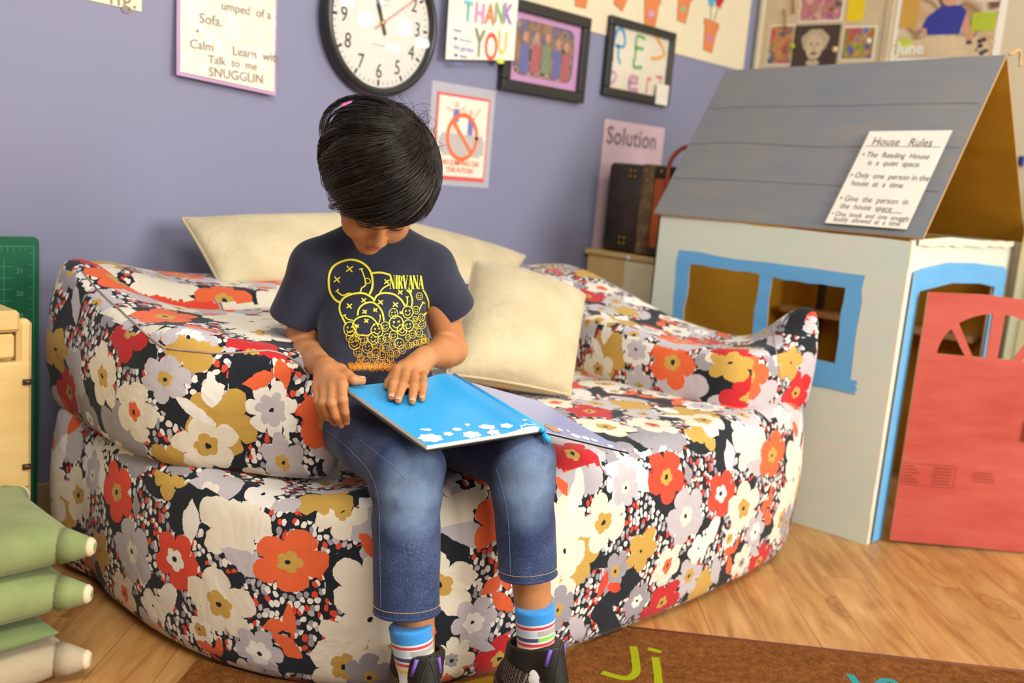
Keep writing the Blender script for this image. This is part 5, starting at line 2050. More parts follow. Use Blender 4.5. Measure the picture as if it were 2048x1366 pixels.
def f_head(p):
    q = (p - HC) @ HM
    d = ell(q, (0, -.010, .028), (.070, .088, .080))
    d = smin(d, ell(q, (0, .030, -.030), (.057, .058, .068)), .030)
    d = smin(d, ell(q, (0, .066, -.083), (.019, .018, .016)), .022)        # chin
    for s in (-1, 1):
        d = smin(d, ell(q, (s * .033, .062, -.030), (.024, .023, .026)), .018)   # cheeks
        d = smin(d, ell(q, (s * .026, .078, .018), (.024, .012, .009)), .012)    # brow
        d = smax(d, -ell(q, (s * .029, .096, .001), (.016, .011, .010)), .010)   # socket
        d = smin(d, ell(q, (s * .028, .0735, .000), (.0135, .0125, .0115)), .004)  # closed lid
        d = smin(d, ell(q, (s * .0725, -.004, -.012), (.008, .017, .026)), .008)  # ear
        d = smin(d, ell(q, (s * .0098, .094, -.031), (.0075, .0085, .0065)), .006)  # nostril wing
    d = smin(d, cone(q, (0, .084, .006), (0, .101, -.026), .0065, .0095), .010)  # nose
    d = smin(d, ell(q, (0, .0855, -.0520), (.021, .0075, .0052)), .004)      # upper lip
    d = smin(d, ell(q, (0, .0845, -.0610), (.018, .0080, .0058)), .004)      # lower lip
    d = smax(d, -ell(q, (0, .0975, -.0565), (.023, .0080, .0012)), .003)     # mouth line
    d = smin(d, cone(p, hp_(0, -.025, -.045), neckB, .041, .043), .020)
    return d


def f_body(p):
    d = near(p, HC, .22, f_head)
    d = smin(d, near(p, neckB, .25, lambda q: cone(q, hp_(0, -.03, -.05), neckB - [0, 0, .03], .038, .045)), .012)
    tor = near(p, (hipC + neckB) / 2, .36, lambda q: smin(smin(cone(q, hipC, neckB - [0, 0, .07], .068, .058), cone(q, shR, shL, .030, .030), .04), cone(q, hipR, hipL, .06, .06), .03))
    d = smin(d, tor, .02)
    for sh, el, wr, H in ((shR, elR, wrR, RH), (shL, elL, wrL, LH)):
        arm = near(p, (sh + wr) / 2, .30, lambda q: smin(smin(cone(q, sh, el, .038, .0300), cone(q, el, el + (wr - el) * .35, .0290, .0300), .012), cone(q, el + (wr - el) * .3, wr, .0300, .0185), .010))
        hand = near(p, H['middle'][0], .17, lambda q: f_hand(q, H, wr, el))
        d = smin(d, smin(arm, hand, .008), .012)
    for hi, kn, an in ((hipR, kneeR, ankR), (hipL, kneeL, ankL)):
        leg = near(p, (hi + kn) / 2, .34, lambda q: cone(q, hi, kn, .05, .040))
        low = near(p, (kn + an) / 2, .34, lambda q: smin(cone(q, kn, kn + (an - kn) * .35, .036, .038), cone(q, kn + (an - kn) * .3, an + [0, 0, .02], .038, .0260), .02))
        d = smin(d, smin(leg, low, .02), .02)
    return d


body = sdf_obj('body', f_body, (.86, .92, .02), (1.46, 1.62, 1.02), .0026, M_SKIN, person, 1)
body_tree = bvh(body)


# nails
def nail(H, name):
    for k in ('index', 'middle', 'ring', 'pinky', 'thumb'):
        a, b = H[k][2], H[k][3]
        if k == 'thumb' and H is LH:
            continue
        d = (b - a) / np.linalg.norm(b - a)
        up = up0 if H is LH else (-FW * .8 + up0 * .3)
        if k == 'thumb':
            up = up0
        up = up - d * (up @ d)
        up /= np.linalg.norm(up)
        sd = np.cross(d, up)
        r = FR_[k][3]
        vs, fs = [], []
        n, mth = 8, 6
        for j in range(mth + 1):
            for i in range(n + 1):
                u, v = i / n * 2 - 1, j / mth
                hw = .80 * (1 - .25 * (2 * v - 1) ** 4)
                ang = u * hw
                c = b + d * (-.0045 + .0098 * v)
                rr = r * 1.07 if v < .8 else r * (1.07 - (v - .8) * 1.2)
                vs.append(c + rr * (up * math.cos(ang) + sd * math.sin(ang)))
        for j in range(mth):
            for i in range(n):
                q = j * (n + 1) + i
                fs.append((q, q + 1, q + n + 2, q + n + 1))
        mesh_obj('nail', vs, fs, M_NAIL, body)


nail(LH, 'l')
nail(RH, 'r')

# lips, lashes and brows
def hdrop(tree, x, z, lift):
    """surface point of the face in front of head-local (x, z)"""
    o = hp_(x, .2, z)
    loc, nor, i, dist = tree.ray_cast(Vector(o), Vector(-HF))
    return None if loc is None else np.array(loc) + HF * lift


mb = MB()
n = 16
for up_ in (1, -1):
    rows = []
    for j in range(5):
        v = j / 4
        row = []
        for i in range(n + 1):
            u = i / n * 2 - 1
            x = u * .0185
            zc = -.0565 + .0022 * abs(u) ** 1.5
            th = (.0062 if up_ > 0 else .0085) * (1 - abs(u) ** 2.2)
            row.append(hdrop(body_tree, x, zc + up_ * (th * v + .0004), .0004))
        rows.append(row)
    vs = [q for row in rows for q in row]
    if all(q is not None for q in vs):
        mb.add(vs, [(j * (n + 1) + i, j * (n + 1) + i + 1, (j + 1) * (n + 1) + i + 1, (j + 1) * (n + 1) + i) for j in range(4) for i in range(n)])
if mb.v:
    mb.build('lips', M_LIP, body, True)
M_LASH = plain('black_lash', rgb(22, 16, 14), .5, .4)
for s in (-1, 1):
    mb = MB()
    line = []
    for u in np.linspace(-1, 1, 13):
        q = hdrop(body_tree, s * .028 + u * .0145, -.0040 - .0030 * (1 - u * u), .0006)
        if q is not None:
            line.append(q)
    mb.tube(line, [.0003 + .0008 * math.sin(math.pi * i / (len(line) - 1)) for i in range(len(line))], 5)
    for i, q in enumerate(line[1:-1]):
        u = (i / (len(line) - 3)) * 2 - 1
        tip = q + HF * .006 - HU * .005 - HR * s * -.0 + (-HR) * u * .0035
        mb.tube([q, (q + tip) / 2 - HU * .0008, tip], [.0004, .0003, .0001], 3)
    mb.build('eyelashes', M_LASH, body)
    mb = MB()
    for u in np.linspace(-1, 1, 40):
        q = hdrop(body_tree, s * .029 + u * .018, .0165 + .0025 * (1 - u * u) + rng.normal() * .001, .0004)
        if q is not None:
            mb.tube([q, q + (-HR) * s * .005 + HU * .0012 + HF * .0004], [.0005, .0001], 3)
    mb.build('eyebrow', M_LASH, body)

# ------------------------------------------------------------------ hair
def m_hair():
    m = NT('black_hair')
    co = m.coord('Object')
    m.col(m.ramp(m.noise(co, 60, 2), [(.3, (.010, .007, .005, 1)), (.7, (.024, .017, .012, 1))]))
    m.set(.27, .45)
    return m.m


M_HAIR = m_hair()
HCEN = np.array([.002, -.012, .034])
HRAD = np.array([.0865, .101, .094])


def hairlim(x, y):
    """lowest z the hair reaches, by direction round the head"""
    az = math.atan2(abs(x), y)          # 0 front, pi back
    if az < 1.0:
        return .012 - .026 * az ** 2
    if az < 1.6:
        return -.016 - (az - 1.0) / .6 * .062
    return -.078 - (az - 1.6) / 1.54 * .035


def f_cap(p):
    q = (p - HC) @ HM
    d = ell(q, HCEN, HRAD * .93)
    az = np.arctan2(np.abs(q[:, 0]), q[:, 1])
    lim = np.where(az < 1.0, .019 - .022 * az ** 2, np.where(az < 1.6, -.006 - (az - 1.0) / .6 * .062, -.068 - (az - 1.6) / 1.54 * .03))
    d = smax(d, (lim - q[:, 2]) * .8, .012)
    d += .0016 * noise3(q * [1, 1, .6], 160, 3)
    return d


hair = sdf_obj('hair', f_cap, HC - .15, HC + .15, .0035, M_HAIR, person, 1)
WH = np.array([.42, -.30, .85])
WH /= np.linalg.norm(WH)


def strand_path(dirs, start, length, lift, curl, r, npt=14, flick=0.0):
    """dirs: angle round the whorl; start/length in radians along the skull"""
    e1 = np.cross(WH, [0, 1, 0])
    e1 /= np.linalg.norm(e1)
    e2 = np.cross(WH, e1)
    pts = []
    for i in range(npt):
        t = i / (npt - 1)
        th = start + length * t
        ph = dirs + curl * th
        d = WH * math.cos(th) + (e1 * math.cos(ph) + e2 * math.sin(ph)) * math.sin(th)
        k = lift * (1 + .0 * t)
        q = HCEN + HRAD * d * k
        pts.append(q)
    return np.array(pts)


strands = []
widths = []
nl_ = 420
CURL = .62
for L in range(nl_):
    ph0 = rng.uniform(0, 2 * math.pi)
    st = rng.choice([rng.uniform(.03, .25), rng.uniform(.2, 1.1)])
    curl = CURL + rng.normal() * .07
    base_lift = rng.uniform(.94, 1.08)
    ln = rng.uniform(1.3, 2.5)
    wav = rng.uniform(0, 6)
    cp = strand_path(ph0, st, ln, base_lift, curl, None, 16)
    # cut at the hairline
    cut = 16
    dlim = rng.normal() * .006
    for i, q in enumerate(cp):
        if q[2] < hairlim(q[0], q[1]) + dlim - .004 and i > 3:
            cut = i + 1
            break
    cp = cp[:cut]
    if len(cp) < 5:
        continue
    # resample
    s = np.linspace(0, len(cp) - 1, 15)
    cp = np.stack([np.interp(s, np.arange(len(cp)), cp[:, k]) for k in range(3)], 1)
    tt = np.linspace(0, 1, 15)
    T = np.gradient(cp, axis=0)
    T /= np.linalg.norm(T, axis=1)[:, None]
    Nn = (cp - HCEN) / HRAD
    Nn /= np.linalg.norm(Nn, axis=1)[:, None]
    S = np.cross(T, Nn)
    side = cp[-1][0]
    wide = 1.0 if (abs(side) > .045 or cp[-1][1] < 0) else .25
    bulge = rng.uniform(.003, .015) * wide + (.007 if side < -.035 else 0)
    cp = cp + Nn * (bulge * np.sin(np.pi * np.clip(tt, 0, 1) ** 1.8) + (-.004 + rng.uniform(-.004, .016) * wide) * tt ** 4)[:, None] + S * (.0035 * np.sin(tt * 4 + wav) * tt)[:, None]
    ns = 24
    wclump = rng.uniform(.004, .011)
    for k in range(ns):
        off = rng.normal(size=2)
        m_ = np.linalg.norm(off)
        if m_ > 1.6:
            off *= 1.6 / m_
        prof = wclump * (.55 + .6 * np.sin(np.pi * np.clip(tt * .9 + .1, 0, 1))) * (1 - .5 * tt ** 4)
        q = cp + S * (off[0] * prof)[:, None] + Nn * (abs(off[1]) * prof * .30)[:, None]
        cutk = rng.integers(11, 16)
        q = q[:cutk] if cutk < 15 else q
        q = np.stack([np.interp(np.linspace(0, len(q) - 1, 13), np.arange(len(q)), q[:, c]) for c in range(3)], 1)
        q = q + np.cumsum(rng.normal(size=(13, 3)) * .00025, axis=0)
        strands.append(q)
        widths.append(rng.uniform(.00045, .0008))
# loose curls standing out at the crown and the sides
for k in range(70):
    a0 = rng.uniform(0, 6.28)
    c = WH * math.cos(.5) + np.array([math.cos(a0), math.sin(a0), 0]) * .45
    c /= np.linalg.norm(c)
    b0 = HCEN + HRAD * c
    r_ = rng.uniform(.012, .034)
    ax_ = np.cross(c, rng.normal(size=3))
    ax_ /= np.linalg.norm(ax_)
    A = np.linspace(0, rng.uniform(1.4, 2.6), 13)
    q = b0 + np.outer(np.sin(A) * r_, c) + np.outer((1 - np.cos(A)) * r_, ax_)
    strands.append(q)
    widths.append(.00035)
# the big looped lock at the child's right temple, top
for k in range(46):
    A = np.linspace(0, 1, 13)
    o_ = rng.normal(size=3) * .0022
    p0, p1, p2, p3 = [(P(*c_, 1.76) - HC) @ HM for c_ in ((800, 212), (700, 168), (615, 205), (652, 300))]
    q = np.outer((1 - A) ** 3, p0) + np.outer(3 * A * (1 - A) ** 2, p1) + np.outer(3 * A * A * (1 - A), p2) + np.outer(A ** 3, p3) + o_
    if k > 30:
        q = q * [.9, 1, .95] + [0, 0, .002]
    strands.append(q)
    widths.append(.0005)

S_ = np.array(strands)                                     # (n, 13, 3) local
W_ = HC + S_ @ HM.T
Wd = np.array(widths)
n_, m_ = W_.shape[:2]
T = np.gradient(W_, axis=1)
T /= np.linalg.norm(T, axis=2, keepdims=True) + 1e-9
ref = W_ - HC
ref /= np.linalg.norm(ref, axis=2, keepdims=True)
B1 = np.cross(T, ref)
B1 /= np.linalg.norm(B1, axis=2, keepdims=True) + 1e-9
B2 = np.cross(B1, T)
tp = np.sin(np.pi * np.clip(np.linspace(.12, 1.0, m_), 0, 1)) ** .5
tp[-1] = .05
R_ = Wd[:, None] * tp[None]
ring = []
for k in range(3):
    a = 2 * math.pi * k / 3 + .5
    ring.append(W_ + (B1 * math.cos(a) + B2 * math.sin(a)) * R_[..., None])
V_ = np.stack(ring, 2)                                      # n, m, 3, 3
idx = np.arange(n_ * m_ * 3).reshape(n_, m_, 3)
fcs = []
for k in range(3):
    fcs.append(np.stack([idx[:, :-1, k], idx[:, :-1, (k + 1) % 3], idx[:, 1:, (k + 1) % 3], idx[:, 1:, k]], -1).reshape(-1, 4))
tag(mesh_obj('hair_strands', V_.reshape(-1, 3), np.concatenate(fcs), M_HAIR, hair), kind='stuff')

# ------------------------------------------------------------------ T-shirt
M_TEE = cloth('navy_jersey', rgb(40, 43, 58), 1100, .35, .05, wr=.0, c2=rgb(46, 49, 66))
fwdT = np.cross(up0, (shL - shR) / np.linalg.norm(shL - shR))
fwdT = fwdT if fwdT @ FW < 0 else -fwdT
fwdT /= np.linalg.norm(fwdT)
latT = np.cross(fwdT, up0)
TM = np.stack([latT, fwdT, up0], 1)
TC = (shR + shL) / 2
TS = np.array([1, 1.45, 1.0])
sleeveR, sleeveL = P(588, 640, 1.865), P(905, 622, 1.945)


def f_tee(p):
    q = ((p - TC) @ TM) * TS
    hc = ((hipC - TC) @ TM) * TS
    top = np.array([0, 0, -.035])
    wob = .0035 * np.sin(q[:, 2] * 95 + q[:, 0] * 22 + 2 * np.sin(q[:, 0] * 30)) * np.clip((-q[:, 2] - .10) / .08, 0, 1)
    d = cone(q, hc + np.array([.004, .020, .035]), top + np.array([0, .01, -.02]), .106, .098)
    d = d + wob
    d *= .8
    sh = smin(cone(p, shR, neckB - [0, 0, .020], .047, .058), cone(p, shL, neckB - [0, 0, .020], .047, .058), .02)
    d = smin(d, sh, .035)
    for s, e, rr in ((shR, sleeveR, .052), (shL, sleeveL, .048)):
        ax = (e - s) / np.linalg.norm(e - s)
        c = cone(p, s, e + ax * .05, .046, rr)
        c = smax(c, (p - e) @ ax, .003)
        inner = cone(p, s + ax * .05, e + ax * .06, .036, rr - .003)
        c = np.maximum(c, -inner)
        c += .0015 * noise3(p, 45, 8)
        d = smin(d, c, .014)
        d = np.maximum(d, -inner)
    # neck opening
    nk = ell(p, neckB + [0, 0, .036] + fwdT * .016, (.057, .057, .052))
    d = smax(d, -nk, .004)
    # lower hem
    d = smax(d, (hipC[2] + .026 + .006 * np.sin(q[:, 0] * 40)) - p[:, 2], .004)
    d += .0022 * noise3(p * [1, 1, .6], 38, 18)
    # creases from the armpits and across the lap
    for c_, dr, L_, dep in ((P(690, 690, 1.77), (.7, -.7, -.25), .07, .006), (P(820, 690, 1.80), (-.6, .6, -.2), .07, .005), (P(740, 715, 1.77), (.75, -.65, .0), .08, .005)):
        dr = np.array(dr) / np.linalg.norm(dr)
        dd_ = cone(p, c_ - dr * L_, c_ + dr * L_, .004, .004)
        d += dep * np.exp(-(dd_ / .007) ** 2)
    return d


tee = sdf_obj('t_shirt', f_tee, (.90, 1.12, .44), (1.50, 1.66, .88), .0034, M_TEE, person, 1)
# collar ring
cen = neckB + [0, 0, .012] + fwdT * .010
mb = MB()
pts = []
for a in np.linspace(0, 2 * math.pi, 41):
    x, y = .056 * math.cos(a), .057 * math.sin(a)
    pts.append(cen + latT * x + fwdT * y + up0 * (-.020 * math.sin(a) + .004))
mb.tube(pts, .0045, 8, caps=False)
mb.build('collar', M_TEE, tee, True)
tee_tree = bvh(tee)


def m_print():
    m = NT('yellow_shirt_print')
    s = m.n('ShaderNodeSeparateXYZ')
    m.put(s.inputs[0], m.coord('Object'))
    f = m.math('MULTIPLY_ADD', s.outputs[2], 10.0, -5.6)
    m.col(m.ramp(f, [(0.0, rgb(222, 140, 40)), (.45, rgb(228, 196, 52)), (.8, rgb(236, 226, 66))]))
    m.set(.6, .3)
    return m.m


M_PRINT = m_print()
pr = MB()


def pstroke(pts, w, smooth=True, lift=.0011):
    """pen stroke laid on the shirt; pts in print units (see PXF)"""
    pts = np.array(pts, float)
    if smooth and len(pts) > 2:
        pts = catmull(pts, 5)
    elif len(pts) == 2:
        pts = np.array([pts[0] + (pts[1] - pts[0]) * t for t in (0, .33, .66, 1)])
    T = np.gradient(pts, axis=0)
    T /= np.linalg.norm(T, axis=1)[:, None] + 1e-9
    N = np.stack([-T[:, 1], T[:, 0]], 1) * w / 2
    L, R = [], []
    segs = []
    for a, b in zip(pts + N, pts - N):
        ha = drop(tee_tree, 640 + a[0] / 5.254, 500 + a[1] / 5.254, lift)
        hb = drop(tee_tree, 640 + b[0] / 5.254, 500 + b[1] / 5.254, lift)
        if ha is None or hb is None:
            continue
        L.append(ha[0])
        R.append(hb[0])
    n = len(L)
    if n > 1:
        fs = [(i, i + 1, n + i + 1, n + i) for i in range(n - 1) if np.linalg.norm(L[i] - L[i + 1]) < .03]
        pr.add(L + R, fs)


def px_(x, y, s, w=9, a=.0):
    for k in (a + .75, a - .75):
        dx, dy = s * math.cos(k), s * math.sin(k)
        pstroke([(x - dx, y - dy), (x + dx, y + dy)], w, False)


for pts, w in [([(520, 465), (548, 400), (550, 300), (520, 210), (450, 140), (350, 105), (250, 115), (150, 165), (102, 240), (92, 340), (110, 440), (160, 520), (215, 555)], 22),
               ([(185, 438), (240, 478), (300, 458), (360, 462), (420, 445), (440, 400), (477, 370), (470, 300), (435, 200)], 14), ([(168, 440), (200, 412)], 14), ([(412, 206), (452, 196)], 14),
               ([(480, 300), (515, 305), (528, 335), (505, 355), (482, 345)], 9),
               ([(548, 245), (640, 238), (740, 265)], 20), ([(628, 450), (665, 400), (730, 365)], 14),
               ([(565, 540), (600, 478), (680, 452), (780, 470), (850, 525), (890, 590)], 18),
               ([(905, 420), (945, 460), (965, 530), (958, 600)], 16), ([(912, 500), (915, 550), (902, 592)], 12), ([(898, 496), (928, 492)], 12),
               ([(1080, 420), (1112, 470), (1140, 560), (1128, 640), (1080, 690)], 16), ([(1082, 555), (1060, 580), (1042, 625)], 11), ([(1066, 544), (1098, 560)], 11),
               ([(215, 555), (260, 500), (350, 462), (450, 455), (530, 490), (575, 535)], 20), ([(215, 555), (208, 630), (238, 710), (278, 785)], 18), ([(260, 690), (290, 725), (350, 742)], 12), ([(245, 692), (275, 680)], 12),
               ([(395, 690), (410, 620), (460, 570), (540, 550), (610, 590), (655, 660), (670, 745)], 17), ([(632, 690), (630, 730), (618, 765)], 10), ([(620, 686), (642, 690)], 10),
               ([(400, 900), (368, 840), (348, 780), (385, 722), (470, 695), (540, 710), (590, 760), (612, 805)], 15), ([(395, 888), (460, 902), (530, 890)], 11), ([(560, 775), (572, 795)], 9)]:
    pstroke(pts, w)
for x, y, s in ((312, 200, 44), (180, 310, 42), (700, 335, 34), (635, 550, 32), (790, 575, 34), (840, 445, 30), (945, 432, 22), (310, 590, 36), (460, 530, 32), (470, 650, 28), (580, 632, 26), (487, 745, 28), (390, 800, 24), (847, 660, 16)):
    px_(x, y, s, 13, .1)
faces = [(315, 830, 70), (330, 912, 56), (600, 845, 68), (770, 668, 50), (918, 655, 60), (1005, 632, 38), (1060, 710, 36), (1070, 786, 38), (995, 728, 28), (800, 775, 78), (860, 842, 54), (925, 795, 58), (1036, 872, 42),
         (972, 885, 40), (770, 898, 48), (683, 805, 48), (1040, 486, 36), (365, 975, 68), (500, 1025, 58), (400, 1078, 48), (590, 1078, 48), (650, 1108, 46), (525, 1098, 32), (580, 1142, 38), (488, 1172, 46), (430, 1140, 36),
         (688, 1040, 38), (742, 1085, 34), (740, 1142, 36), (800, 1092, 34), (620, 1185, 38), (700, 1182, 34), (765, 1200, 30), (408, 1190, 30), (830, 985, 54), (560, 930, 60), (450, 945, 52), (645, 945, 44), (705, 925, 44),
         (862, 1045, 42), (925, 1005, 38), (962, 1000, 28), (1002, 978, 30), (1040, 972, 32), (1082, 960, 26), (920, 922, 30), (1082, 915, 26), (1122, 956, 24), (570, 1000, 34), (1005, 800, 26), (645, 1030, 26), (760, 1000, 36)]
for k in range(70):
    faces.append((310 + 470 * ((k * 37) % 70) / 70.0, 1205 + 50 * ((k * 23) % 31) / 31.0, 14 + (k % 4) * 2))
for x, y, r_ in faces:
    wb = rng.uniform(0, 6)
    pstroke([(x + r_ * (1 + .05 * math.sin(3 * a + wb)) * .92 * math.cos(a), y + r_ * math.sin(a) * 1.04) for a in np.linspace(0, 2 * math.pi, 12)], max(5, r_ * .13), True)
    if r_ > 22:
        px_(x - r_ * .32, y - r_ * .2, r_ * .18, max(4, r_ * .10))
        px_(x + r_ * .30, y - r_ * .28, r_ * .18, max(4, r_ * .10))
        pstroke([(x - r_ * .5, y + r_ * .2), (x - r_ * .2, y + r_ * .52), (x + r_ * .15, y + r_ * .5), (x + r_ * .5, y + r_ * .12)], max(4, r_ * .11))
pr.build('shirt_print', M_PRINT, tee)

# condensed serif lettering, drawn letter by letter
GL = {'N': [[(0, 0), (0, 1), .05], [(0, 1), (1, 0), .34], [(1, 0), (1, 1), .07], [(-.2, 1), (.3, 1), .04], [(-.2, 0), (.25, 0), .04], [(.75, 1), (1.2, 1), .04]],
      'I': [[(.5, 0), (.5, 1), .36], [(.15, 1), (.85, 1), .04], [(.15, 0), (.85, 0), .04]],
      'R': [[(.1, 0), (.1, 1), .34], [(.1, .97), (.75, .9), .08], [(.82, .92), (.82, .58), .26], [(.75, .54), (.1, .5), .08], [(.5, .5), (1.0, 0), .30], [(-.2, 0), (.4, 0), .04]],
      'V': [[(0, 1), (.5, 0), .34], [(.5, 0), (1, 1), .08], [(-.25, 1), (.3, 1), .04], [(.75, 1), (1.25, 1), .04]],
      'A': [[(.5, 1), (1, 0), .36], [(.5, 1), (0, 0), .08], [(.2, .35), (.8, .35), .05], [(-.2, 0), (.25, 0), .04], [(.7, 0), (1.25, 0), .04]]}
pr = MB()
x0 = 736
for ch, w_ in zip('NIRVANA', (50, 30, 46, 50, 48, 52, 52)):
    for (a, b, t_) in GL[ch]:
        A_ = (x0 + a[0] * w_ * .8, 408 - a[1] * 140)
        B_ = (x0 + b[0] * w_ * .8, 408 - b[1] * 140)
        pstroke([A_, B_], max(5, t_ * 52), False, .0013)
    x0 += w_ + 4
pr.build('band_name_print', M_PRINT, tee)

# ------------------------------------------------------------------ jeans
def m_denim():
    m = NT('blue_denim')
    co = m.coord('Object')
    tw = m.noise(m.mapping(co, scale=(1, 1, .35)), 900, 2)
    big = m.noise(co, 9, 3)
    f = m.math('MULTIPLY_ADD', tw, .5, m.math('MULTIPLY', big, .5))
    col = m.ramp(f, [(.30, rgb(28, 38, 66)), (.50, rgb(46, 60, 95)), (.70, rgb(92, 110, 146))])
    # worn pale patches on the knees
    for c_ in (kneeR + [-.03, -.045, -.022], kneeL + [-.03, -.045, -.025]):
        dv = m.vmath('DISTANCE', m.vmath('MULTIPLY', co, (1, 1, .75)), (c_[0], c_[1], c_[2] * .75))
        w = m.math('SUBTRACT', 1.0, m.math('DIVIDE', dv, .066))
        w = m.math('MULTIPLY', m.math('MAXIMUM', w, 0.0), 1.0)
        w = m.math('MINIMUM', m.math('MULTIPLY', w, m.math('ADD', m.noise(co, 40, 3), .2)), .48)
        col = m.mix(w, col, rgb(150, 178, 212))
    m.col(col)
    m.set(.85, .2, Sheen_Weight=.1)
    m.bump(m.math('MULTIPLY_ADD', tw, .3, m.noise(co, 26, 2, .5, dist=1.5)), .35, .003)
    return m.m


M_DENIM = m_denim()
hemR, hemL = P(814, 1222, 1.612), P(1057, 1150, 1.678)


def f_jeans(p):
    d = smin(cone(p, hipR, hipL, .072, .072), ell(p, hipC - [0, 0, .02], (.098, .098, .062)), .03)
    for hi, kn, he, r1, r2, r3, sd in ((hipR, kneeR, hemR, .070, .0560, .0510, 3), (hipL, kneeL, hemL, .068, .0520, .0455, 4)):
        ax = (he - kn) / np.linalg.norm(he - kn)
        th = cone(p, hi, kn, r1, r2)
        lo = cone(p, kn, he + ax * .04, r2 * 1.0, r3 * 1.03)
        # folds at the back of the knee and along the shin
        s_ = (p - kn) @ ax
        lo += .0022 * np.sin(s_ * 95 + 3 * noise3(p, 18, sd)) * np.exp(-((s_ - .035) / .05) ** 2)
        lo += .0018 * noise3(p * [1, 1, .25], 60, sd + 5)
        leg = smin(th, lo, .022)
        leg = smax(leg, (p - he) @ ax, .003)
        inner = cone(p, he - ax * .10, he + ax * .06, r3 * .5, r3 * 1.03 - .0035)
        leg = np.maximum(leg, -inner)
        d = smin(d, leg, .018)
        d = np.maximum(d, -inner)
    d += .0020 * noise3(p, 42, 28)
    return d


jeans = sdf_obj('jeans', f_jeans, (.92, .90, .14), (1.42, 1.56, .60), .0036, M_DENIM, person, 1)
j_tree = bvh(jeans)
M_STITCH = plain('pale_blue_stitch', rgb(120, 140, 178), .8, .1)
M_STITCHY = plain('tan_stitch', rgb(206, 176, 120), .8, .1)


def cloth_line(tree, pxs, r, mat, parent, name, lift=.0004, n=8, dash=None):
    pts = [drop(tree, px, py, lift) for px, py in catmull(pxs, n)]
    pts = [h[0] for h in pts if h is not None]
    if len(pts) < 3:
        return
    pts = np.array(pts)
    mb = MB()
    if dash:
        L_ = np.concatenate([[0], np.cumsum(np.linalg.norm(np.diff(pts, axis=0), axis=1))])
        k = 0.0
        while k < L_[-1] - dash:
            q = np.stack([np.interp([k, k + dash * .7], L_, pts[:, c]) for c in range(3)], 1)
            mb.tube(q, r, 4)
            k += dash
    else:
        mb.tube(pts, r, 5)
    mb.build(name, mat, parent, True)


for he, kn, r3 in ((hemR, kneeR, .0510), (hemL, kneeL, .0455)):
    ax = (he - kn) / np.linalg.norm(he - kn)
    e1 = np.cross(ax, [0, 1, 0])
    e1 /= np.linalg.norm(e1)
    e2 = np.cross(ax, e1)
    for off, rr, mt, nm, extra in ((-.0015, .0030, M_DENIM, 'hem', .001), ):
        pts = [he + ax * off + (e1 * math.cos(a) + e2 * math.sin(a)) * (r3 + extra) for a in np.linspace(0, 2 * math.pi, 49)]
        MB().tube(pts, rr, 7, caps=False).build(nm, mt, jeans, True)
    jt = j_tree
    pts = []
    for a in np.linspace(0, 2 * math.pi, 90):
        dr = e1 * math.cos(a) + e2 * math.sin(a)
        o_ = he - ax * .013 + dr * .09
        loc, nor, i_, ds = jt.ray_cast(Vector(o_), Vector(-dr))
        if loc is not None and (np.array(loc) - (he - ax * .013)) @ dr > 0:
            pts.append(np.array(loc) + dr * .0005)
    if len(pts) > 10:
        L_ = np.array(pts)
        mb = MB()
        for k in range(len(L_) - 1):
            if np.linalg.norm(L_[k + 1] - L_[k]) < .02:
                mb.tube([L_[k], L_[k] + (L_[k + 1] - L_[k]) * .75], .0006, 4)
        mb.build('stitching', M_STITCHY, jeans, True)
cloth_line(j_tree, [(652, 860), (700, 900), (742, 950), (758, 1010), (760, 1100), (762, 1220)], .0007, M_STITCH, jeans, 'side_seam', dash=.004)
cloth_line(j_tree, [(720, 880), (790, 935), (812, 960)], .0006, M_STITCH, jeans, 'seam', dash=.004)
cloth_line(j_tree, [(992, 935), (1010, 1000), (1018, 1060), (1021, 1150)], .0007, M_STITCH, jeans, 'side_seam', dash=.004)

# ------------------------------------------------------------------ socks and shoes
def m_sock(c0, ax, fx, seed=0):
    """stripes along the leg axis, blocks round it; like knitted bands"""
    m = NT('striped_sock')
    co = m.coord('Object')
    d = m.vmath('SUBTRACT', co, tuple(c0))
    h = m.vmath('DOT_PRODUCT', d, tuple(ax))           # distance below the cuff
    sd = m.vmath('DOT_PRODUCT', d, tuple(fx))
    W = rgb(232, 230, 226)
    S = .0085
    bands = [(0, rgb(60, 150, 225)), (.0225, W), (.026, rgb(214, 66, 80)), (.031, W), (.0335, rgb(196, 220, 236)), (.043, W), (.046, rgb(66, 78, 130)), (.053, W), (.0565, rgb(214, 66, 80)), (.062, rgb(244, 220, 190)), (.068, rgb(240, 206, 90)), (.075, W)]
    bands2 = [(0, rgb(60, 150, 225)), (.0225, W), (.026, rgb(214, 66, 80)), (.031, W), (.0335, rgb(178, 174, 166)), (.043, W), (.046, rgb(140, 212, 90)), (.053, W), (.0565, rgb(214, 66, 80)), (.062, rgb(244, 220, 190)), (.068, rgb(240, 206, 90)), (.090, W)]
    f = m.math('MULTIPLY', h, 10.0)
    a = m.ramp(f, [(x * 10, c) for x, c in bands], 'CONSTANT')
    b = m.ramp(f, [(x * 10, c) for x, c in bands2], 'CONSTANT')
    col = m.mix(m.math('GREATER_THAN', sd, .002), a, b)
    m.col(col)
    m.set(.9, .15, Sheen_Weight=.2)
    m.bump(m.noise(m.mapping(co, scale=(1, 1, .2)), 700, 1), .5, .001)
    return m.m


